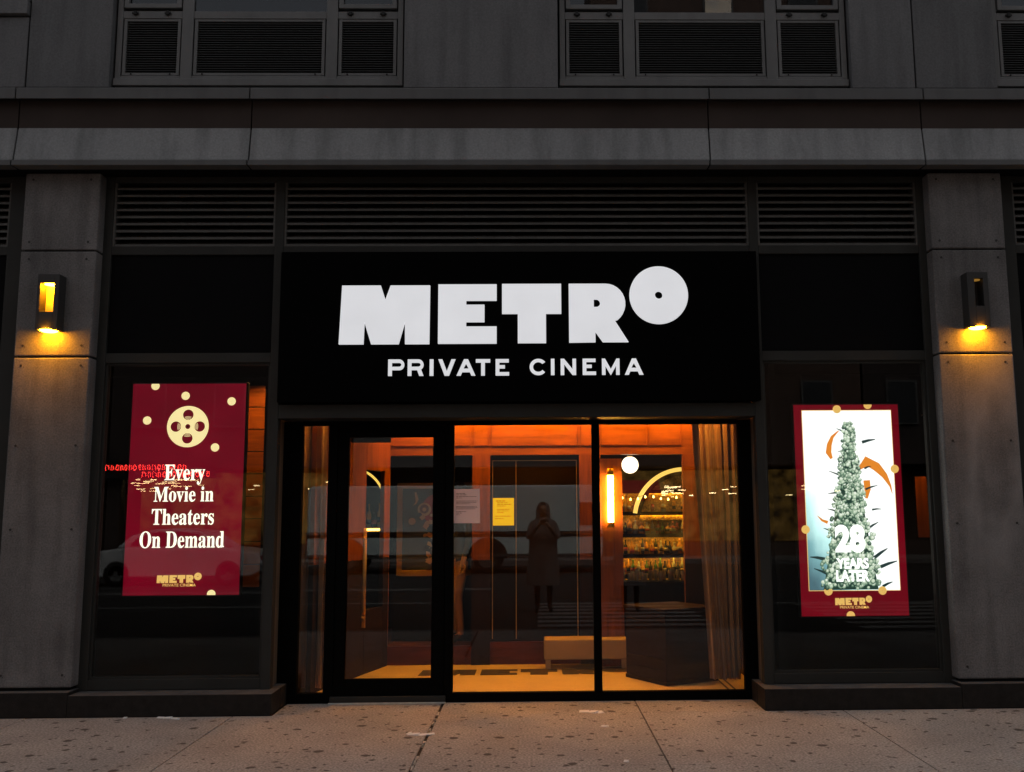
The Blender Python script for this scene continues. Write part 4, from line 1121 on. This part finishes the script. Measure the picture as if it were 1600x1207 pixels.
# ================================================================== PEOPLE (one function, posed by joint positions)
def person(label, loc, rz, H, jacket, trousers, hair, arms, leg_split=.1, bag=None):
    k = H/1.75
    r = thing('person', label, 'person', loc, rz)
    V = {}; names = []; edges_ = []; rad = {}
    def J(n, p, rd, to=None):
        V[n] = Vector(p)*k; rad[n] = (rd[0]*k, rd[1]*k) if isinstance(rd, tuple) else (rd*k, rd*k); names.append(n)
        if to: edges_.append((to, n))
    J('pelvis', (0,0,.95), (.15,.11)); J('waist', (0,0,1.10), (.14,.10), 'pelvis'); J('chest', (0,-.01,1.30), (.17,.115), 'waist'); J('collar', (0,0,1.45), (.10,.08), 'chest')
    J('neck', (0,-.01,1.53), .052, 'collar'); J('jaw', (0,-.035,1.585), (.062,.07), 'neck'); J('brow', (0,-.02,1.67), (.075,.09), 'jaw'); J('crown', (0,0,1.725), (.05,.055), 'brow')
    for s_, nm in ((-1, 'a'), (1, 'b')):
        el, wr, hd = arms[0 if s_ < 0 else 1]
        J('sh'+nm, (s_*.185,0,1.42), .062, 'collar'); J('el'+nm, el, .043, 'sh'+nm); J('wr'+nm, wr, .03, 'el'+nm); J('hd'+nm, hd, (.04,.018), 'wr'+nm)
        dl = leg_split*s_
        J('hip'+nm, (s_*.095,0,.86), .088, 'pelvis'); J('kn'+nm, (s_*.10,-.02-dl*.3,.50), .058, 'hip'+nm); J('an'+nm, (s_*.10,.02-dl*.2,.10), .04, 'kn'+nm); J('to'+nm, (s_*.12,-.13-dl*.2,.03), (.042,.028), 'an'+nm)
    me = bpy.data.meshes.new('body'); idx = {n: i for i, n in enumerate(names)}
    me.from_pydata([V[n] for n in names], [(idx[a], idx[b]) for a, b in edges_], [])
    o = bpy.data.objects.new('body', me); COL.objects.link(o)
    o.modifiers.new('skin', 'SKIN')
    for i, n in enumerate(names):
        me.skin_vertices[0].data[i].radius = rad[n]; me.skin_vertices[0].data[i].use_root = (n == 'pelvis')
    sb_ = o.modifiers.new('smooth', 'SUBSURF'); sb_.levels = 2; sb_.render_levels = 2
    dg = bpy.context.evaluated_depsgraph_get(); dg.update()
    me2 = bpy.data.meshes.new_from_object(o.evaluated_get(dg)); bpy.data.objects.remove(o)
    # five bent fingers and a nose grown on to the same mesh
    ex = MB()
    for nm in ('a', 'b'):
        w0, h0 = V['wr'+nm], V['hd'+nm]; d_ = (h0-w0).normalized(); sd = d_.cross(Vector((0,1,.3))).normalized(); pn = d_.cross(sd)
        for f in range(4):
            b0 = h0+sd*(.024*(1.5-f)/1.5)*k; ln = (.062,.072,.076,.060)[f]*k
            ex.tube([b0-d_*.01, b0+d_*ln*.5, b0+d_*ln*.85+pn*.014*k, b0+d_*ln+pn*.034*k], [.0095*k,.009*k,.008*k,.006*k], 7)
        b0 = w0.lerp(h0, .55)+sd*.03*k
        ex.tube([b0, b0+sd*.022*k+d_*.02*k, b0+sd*.028*k+d_*.05*k], [.011*k,.010*k,.007*k], 7)
    hd_ = Vector((0,-.105,1.645))*k
    ex.tube([hd_+Vector((0,.03,.025))*k, hd_+Vector((0,-.002,-.005))*k, hd_+Vector((0,.012,-.02))*k], [.007*k,.014*k,.008*k], 8)
    for s_ in (-1,1): ex.tube([Vector((s_*.076,-.005,1.66))*k, Vector((s_*.084,.0,1.64))*k, Vector((s_*.078,.0,1.61))*k], [.008*k,.018*k,.010*k], 8)
    bm = bmesh.new(); bm.from_mesh(me2); off = len(bm.verts)
    vv = [bm.verts.new(p) for p in ex.v]
    for f in ex.f:
        try: bm.faces.new([vv[i] for i in f])
        except ValueError: pass
    bm.to_mesh(me2); bm.free()
    for m_ in (jacket, trousers, M['skin'], M['rubber']): me2.materials.append(m_)
    wr = [V['wra'], V['wrb'], V['hda'], V['hdb']]
    for p in me2.polygons:
        c = p.center; p.use_smooth = True
        nearhand = min((c-w__).length for w__ in wr[:2]) < .05*k or min((c-w__).length for w__ in wr[2:]) < .11*k
        if c.z > 1.50*k and abs(c.x) < .12*k and abs(c.y) < .2*k: p.material_index = 2
        elif nearhand: p.material_index = 2
        elif c.z > .90*k: p.material_index = 0
        elif c.z > .10*k: p.material_index = 1
        else: p.material_index = 3
    b_ = bpy.data.objects.new('body', me2); COL.objects.link(b_); b_.parent = r
    if bag:
        cb = MB(); n = 28; rows_ = [(.44,.27,.20),(.62,.265,.19),(.85,.245,.175),(1.08,.225,.155),(1.26,.235,.15),(1.38,.225,.135),(1.45,.15,.11),(1.50,.085,.085)]
        v = []; fs = []
        for zz, ra, rb in rows_:
            for i in range(n):
                a_ = 2*math.pi*i/n; fo = 1+.05*math.sin(a_*7+zz*3)*max(0, 1.3-zz)
                v.append((ra*fo*math.cos(a_)*k, rb*fo*math.sin(a_)*k-.01*k, zz*k))
        for j in range(len(rows_)-1):
            for i in range(n): fs.append((j*n+i, j*n+(i+1)%n, (j+1)*n+(i+1)%n, (j+1)*n+i))
        cb.add(v, fs, 0, True); cb.build('coat', jacket, r)
        hd2 = MB(); rows_ = [(1.47,.125,.12),(1.55,.118,.125),(1.64,.115,.13),(1.72,.095,.11),(1.765,.05,.06),(1.775,.004,.004)]
        v = []; fs = []; n = 20
        for zz, ra, rb in rows_:
            for i in range(n):
                a_ = R(-62)+R(304)*i/(n-1); v.append((ra*math.cos(a_)*k, (rb*math.sin(a_)+.02)*k, zz*k))
        for j in range(len(rows_)-1):
            for i in range(n-1): fs.append((j*n+i, j*n+i+1, (j+1)*n+i+1, (j+1)*n+i))
        hd2.add(v, fs, 0, True); hd2.build('hood', jacket, r)
    hb = MB(); n = 12
    hb.lathe([(.092*k*math.sin(math.pi*.56*i/n)+.0001, .10*k*math.cos(math.pi*.56*i/n)) for i in range(n, -1, -1)], (0, .012*k, 1.665*k), 20)
    hb.build('hair', hair, r)
    ey = MB()
    for s_ in (-1,1): ey.lathe([(.0001,-.008*k),(.009*k,0),(.0001,.008*k)], (s_*.03*k, -.094*k, 1.662*k), 8)
    ey.build('eyes', M['rubber'], r)
    return r
jk = mat('dark_jacket_cloth', (.03,.028,.026), .9); jk3 = mat('brown_grey_coat_cloth', (.20,.17,.16), .9); jk2 = mat('grey_coat_cloth', (.22,.21,.22), .9); tr1 = mat('tan_trouser_cloth', (.36,.20,.09), .9); tr2 = mat('dark_trouser_cloth', (.03,.03,.035), .9); hr = mat('dark_hair', (.012,.009,.007), .7, stretch=(30,30,3), var=.4)
down = lambda: [((-.235,.03,1.14),(-.25,-.03,.89),(-.25,-.04,.81)), ((.235,.03,1.14),(.25,-.03,.89),(.25,-.04,.81))]
person('person in tan trousers standing in the lobby half hidden by the door frame', (-.84, 2.50, .23), R(-60), 1.72, jk, tr1, hr, [((-.235,.03,1.14),(-.16,-.18,1.0),(-.09,-.22,1.0)), ((.235,.03,1.14),(.25,-.05,.90),(.25,-.06,.82))])
person('photographer in a hooded brown grey coat in the road, mirrored in the entrance glass', (.16, -8.52, -.15), R(180), 1.95, jk3, tr2, hr, [((-.25,-.12,1.18),(-.07,-.30,1.40),(-.03,-.33,1.45)), ((.25,-.12,1.18),(.07,-.30,1.40),(.03,-.33,1.45))], bag=True)
person('bystander in a pale grey hooded coat in the road, mirrored in the right entrance pane', (1.72, -8.5, -.15), R(185), 1.93, jk2, tr2, hr, [((-.24,.03,1.14),(-.20,-.15,.95),(-.14,-.20,.96)), ((.24,.03,1.14),(.25,-.03,.89),(.25,-.04,.81))], bag=True)

# ================================================================== STREET: things mirrored in the glass
Mvan = mat('pale_van_paint', (.60,.70,.68), .35, var=.08, coat=.3)
Mcar = mat('silver_car_paint', (.74,.75,.76), .3, var=.06, coat=.5)
Mtint = mat('tinted_car_glass', (.02,.022,.025), .08, spec=.6)
Mtail = mat('red_lamp_lens', (.4,.02,.015), .3)
def wheel(root, x, y, z, r_, w2):
    t = MB(); n = 28
    prof = [(r_*.62,-w2),(r_*.95,-w2),(r_,-w2*.7),(r_,w2*.7),(r_*.95,w2),(r_*.62,w2)]
    v = []; fs = []
    for rr_, yy_ in prof:
        for i in range(n): v.append((rr_*math.cos(2*math.pi*i/n), yy_, rr_*math.sin(2*math.pi*i/n)))
    for i in range(len(prof)-1):
        for j in range(n): fs.append((i*n+j, i*n+(j+1)%n, (i+1)*n+(j+1)%n, (i+1)*n+j))
    t.add(v, fs, 0, True)
    wh = t.build('wheel', M['rubber'], root, loc=(x,y,z))
    h_ = MB(); h_.disc(0, 0, r_*.62, -w2*.8, w2*.8, 0, 28); h_.disc(0, 0, r_*.2, -w2*.95, w2*.95, 0, 14)
    h_.build('rim', M['chrome'], wh)
van = thing('delivery_van', 'pale high sided delivery van across the road, mirrored in the middle pane', 'van', (-1.4, -21.0, -.15))
o = MB(); prof = [(-5.4,.45),(3.4,.45),(3.45,.6),(3.45,2.55),(3.38,2.62),(-5.3,2.62),(-5.4,2.5)]
o.prism(prof, -1.0, 1.0, 0); o.build('body', Mvan, van, .05, 3)
o = MB(); o.box(-5.42, 3.4, 1.002, 1.022, 1.17, 1.25); o.box(-5.42, 3.2, 1.002, 1.02, .5, .58); o.build('side_trim', M['chrome'], van)
o = MB(); o.prism([(2.75,1.42),(3.3,1.42),(3.3,2.1),(2.75,2.1)], 1.001, 1.012, 0); o.build('side_window', Mtint, van)
o = MB(); o.box(-5.39, 3.44, 1.001, 1.006, 1.08, 1.165); o.build('rub_strip', M['rubber'], van)
for xx in (-4.3, -.1):
    wheel(van, xx+.1, .86, .44, .44, .13); wheel(van, xx+.1, -.86, .44, .44, .13)
    o = MB(); o.disc(xx+.1, .47, .60, 1.001, 1.012, 0, 28, 0, (.452, 1.1, xx-.6, xx+.8)); o.build('wheel_arch', M['rubber'], van)
o = MB(); o.box(3.44, 3.47, .5, .9, .75, 1.0); o.build('headlight', M['chrome'], van, .01, 1)
o = MB(); o.box(-5.43, -5.4, .7, .95, .8, 1.2); o.build('tail_light', Mtail, van, .01, 1)
car = thing('parked_car', 'silver sedan across the road, mirrored in the left display window', 'car', (-9.2, -17.2, -.15))
o = MB(); o.prism([(-2.25,.3),(-1.95,.22),(1.95,.22),(2.2,.32),(2.25,.62),(2.1,.84),(1.1,.98),(-1.15,.98),(-2.1,.86),(-2.28,.66)], -.86, .86, 0); o.build('body', Mcar, car, .06, 3)
o = MB(); o.prism([(-1.5,.97),(1.25,.97),(.62,1.38),(.1,1.45),(-.55,1.43),(-1.1,1.28)], -.70, .70, 0); o.build('cabin', Mcar, car, .06, 3)
for pts in ([(-1.15,1.0),(-.12,1.0),(-.12,1.36),(-.5,1.35),(-.95,1.22)], [(-.05,1.0),(.98,1.0),(.55,1.31),(.1,1.37),(-.05,1.37)]):
    o = MB(); o.prism(pts, .701, .712, 0); o.prism(pts, -.712, -.701, 0); o.build('side_window', Mtint, car)
for xx in (-1.4, 1.42):
    for yy_ in (-.78, .78): wheel(car, xx, yy_, .32, .32, .1)
for yy_ in (-.6, .6):
    o = MB(); o.box(-2.28, -2.2, yy_-.16, yy_+.16, .62, .74); o.build('headlight', emit('car_headlight', (1,.92,.8), 1.5), car, .01, 1)
    o = MB(); o.box(2.19, 2.255, yy_-.16, yy_+.16, .62, .74); o.build('tail_light', Mtail, car, .01, 1)

# buildings over the road
Mwin = mat('far_window_glass', (.02,.022,.025), .1, spec=.6)
Mlitwin = emit('far_lit_window', (1.0,.62,.22), .5, var=.5, scale=1.5)
Mshop = emit('far_shop_interior', (1.0,.55,.12), .42, base=(.1,.05,.02), var=.95, scale=2.2)
Mspot = emit('far_ceiling_lamp', (1.0,.74,.34), 22.0)
def far_building(label, x0, x1, h, wall, fl, seed, shop):
    rg = random.Random(seed)
    r = thing('opposite_building', label, 'building', ((x0+x1)/2, -27.6, 0), 0, 'buildings across the road')
    o = MB(); o.box(x0, x1, -40, -27.6, 4.0, h); o.box(x0, x1, -40, -29.6, 0, 4.0); o.box(x0, x1, -29.6, -27.6, 3.4, 4.0)
    o.box(x0, x0+.5, -29.6, -27.6, 0, 3.4); o.box(x1-.5, x1, -29.6, -27.6, 0, 3.4); o.box(x0+.5, x1-.5, -28.0, -27.7, 0, .5)
    rel(o.build('wall', wall), r)
    o = MB(); o.box(x0-.1, x1+.1, -28, -27.35, h-.5, h+.01); rel(o.build('cornice', wall), r)
    n = int((x1-x0)/2.6); dx = (x1-x0)/n
    for fz in range(fl):
        for i in range(n):
            cx_ = x0+dx*(i+.5); z_ = 4.9+fz*3.2
            o = MB(); o.box(cx_-.6, cx_+.6, -27.6, -27.5, z_, z_+1.7)
            f = rel(o.build('window', M['kerb']), r)
            p_ = MB(); p_.box(cx_-.52, cx_+.52, -27.5, -27.485, z_+.08, z_+1.62)
            q_ = p_.build('pane', Mlitwin if rg.random() < .10 else Mwin); q_.parent = f; q_.location = Vector((0,0,0))
    if shop:
        o = MB(); o.box(x0+.5, x1-.5, -29.55, -29.5, .5, 3.3); rel(o.build('shop_interior', Mshop), r)
        o = MB()
        for i in range(int((x1-x0)*4)):
            xx = x0+.6+rg.random()*(x1-x0-1.4) if i % 3 == 0 else max(x0+.6, min(x1-1, rg.gauss(4.6 if x0 > 0 else -14.4, .8)))
            zz = (.35 if x0 < 0 else 0)+rg.choice((2.25, 2.38, 2.5, 2.62))+rg.uniform(-.05,.05); yy_ = -28.9+.02*i
            o.box(xx, xx+rg.uniform(.10,.34), yy_-.01, yy_, zz, zz+rg.uniform(.025,.05))
        rel(o.build('shop_lights', Mspot), r)
    return r
Mb1 = mat('far_brick', (.13,.08,.06), .9, var=.25); Mb2 = mat('far_grey_stone', (.14,.135,.13), .9, var=.2); Mb3 = mat('far_dark_brick', (.07,.05,.045), .9, var=.25)
far_building('brown brick building across the road with an unlit ground floor', -30, -16.0, 15, Mb1, 3, 2, False)
far_building('dark brick building across the road under a red neon sign', -15.9, -7.0, 13, Mb3, 3, 3, True)
far_building('grey stone building across the road behind the delivery van', -6.9, 2.2, 21, Mb2, 5, 4, False)
far_building('brown brick building across the road with a brightly lit shop', 2.3, 12.5, 24, Mb1, 6, 5, True)
far_building('dark brick building across the road at the far right end', 12.6, 30, 18, Mb3, 4, 6, False)
aw = thing('red_awning', 'red shop awning across the road, mirrored beside the tube lamp', 'awning', (3.6, -27.3, 2.1))
o = MB(); o.profile([(-.0,0),(.9,-.05),(.9,.18),(0,.75)], -.9, 1.1, 0); o.build('canvas', mat('red_canvas', (.55,.05,.03), .8), aw)
ns = thing('neon_sign', 'red neon sign across the road, mirrored in the left display window', 'neon sign', (-13.9, -27.3, 3.28))
o = MB(); rg = random.Random(21)
o.box(-2.1, 2.1, -.06, 0, -.28, .36); o.build('back_board', M['rubber'], ns)
o = MB()
for row, (zz, x0_, x1_) in enumerate(((.13, -1.95, 1.0), (-.13, -.6, 1.95))):
    xx = x0_
    while xx < x1_:
        k_ = rg.random(); hgt = .10; wl = rg.uniform(.07, .13)
        if k_ < .5: o.tube([(xx,.03,zz-hgt),(xx,.03,zz+hgt),(xx+wl,.03,zz+hgt*.6),(xx+wl,.03,zz-hgt*.8)], .016, 6)
        else: o.tube([(xx+wl*.5+wl*.5*math.cos(a_),.03,zz+hgt*math.sin(a_)) for a_ in [i*.6 for i in range(11)]], .016, 6)
        xx += wl+rg.uniform(.06,.10)
o.build('neon_tubes', emit('red_neon', (1.0,.03,.02), 40.0), ns)
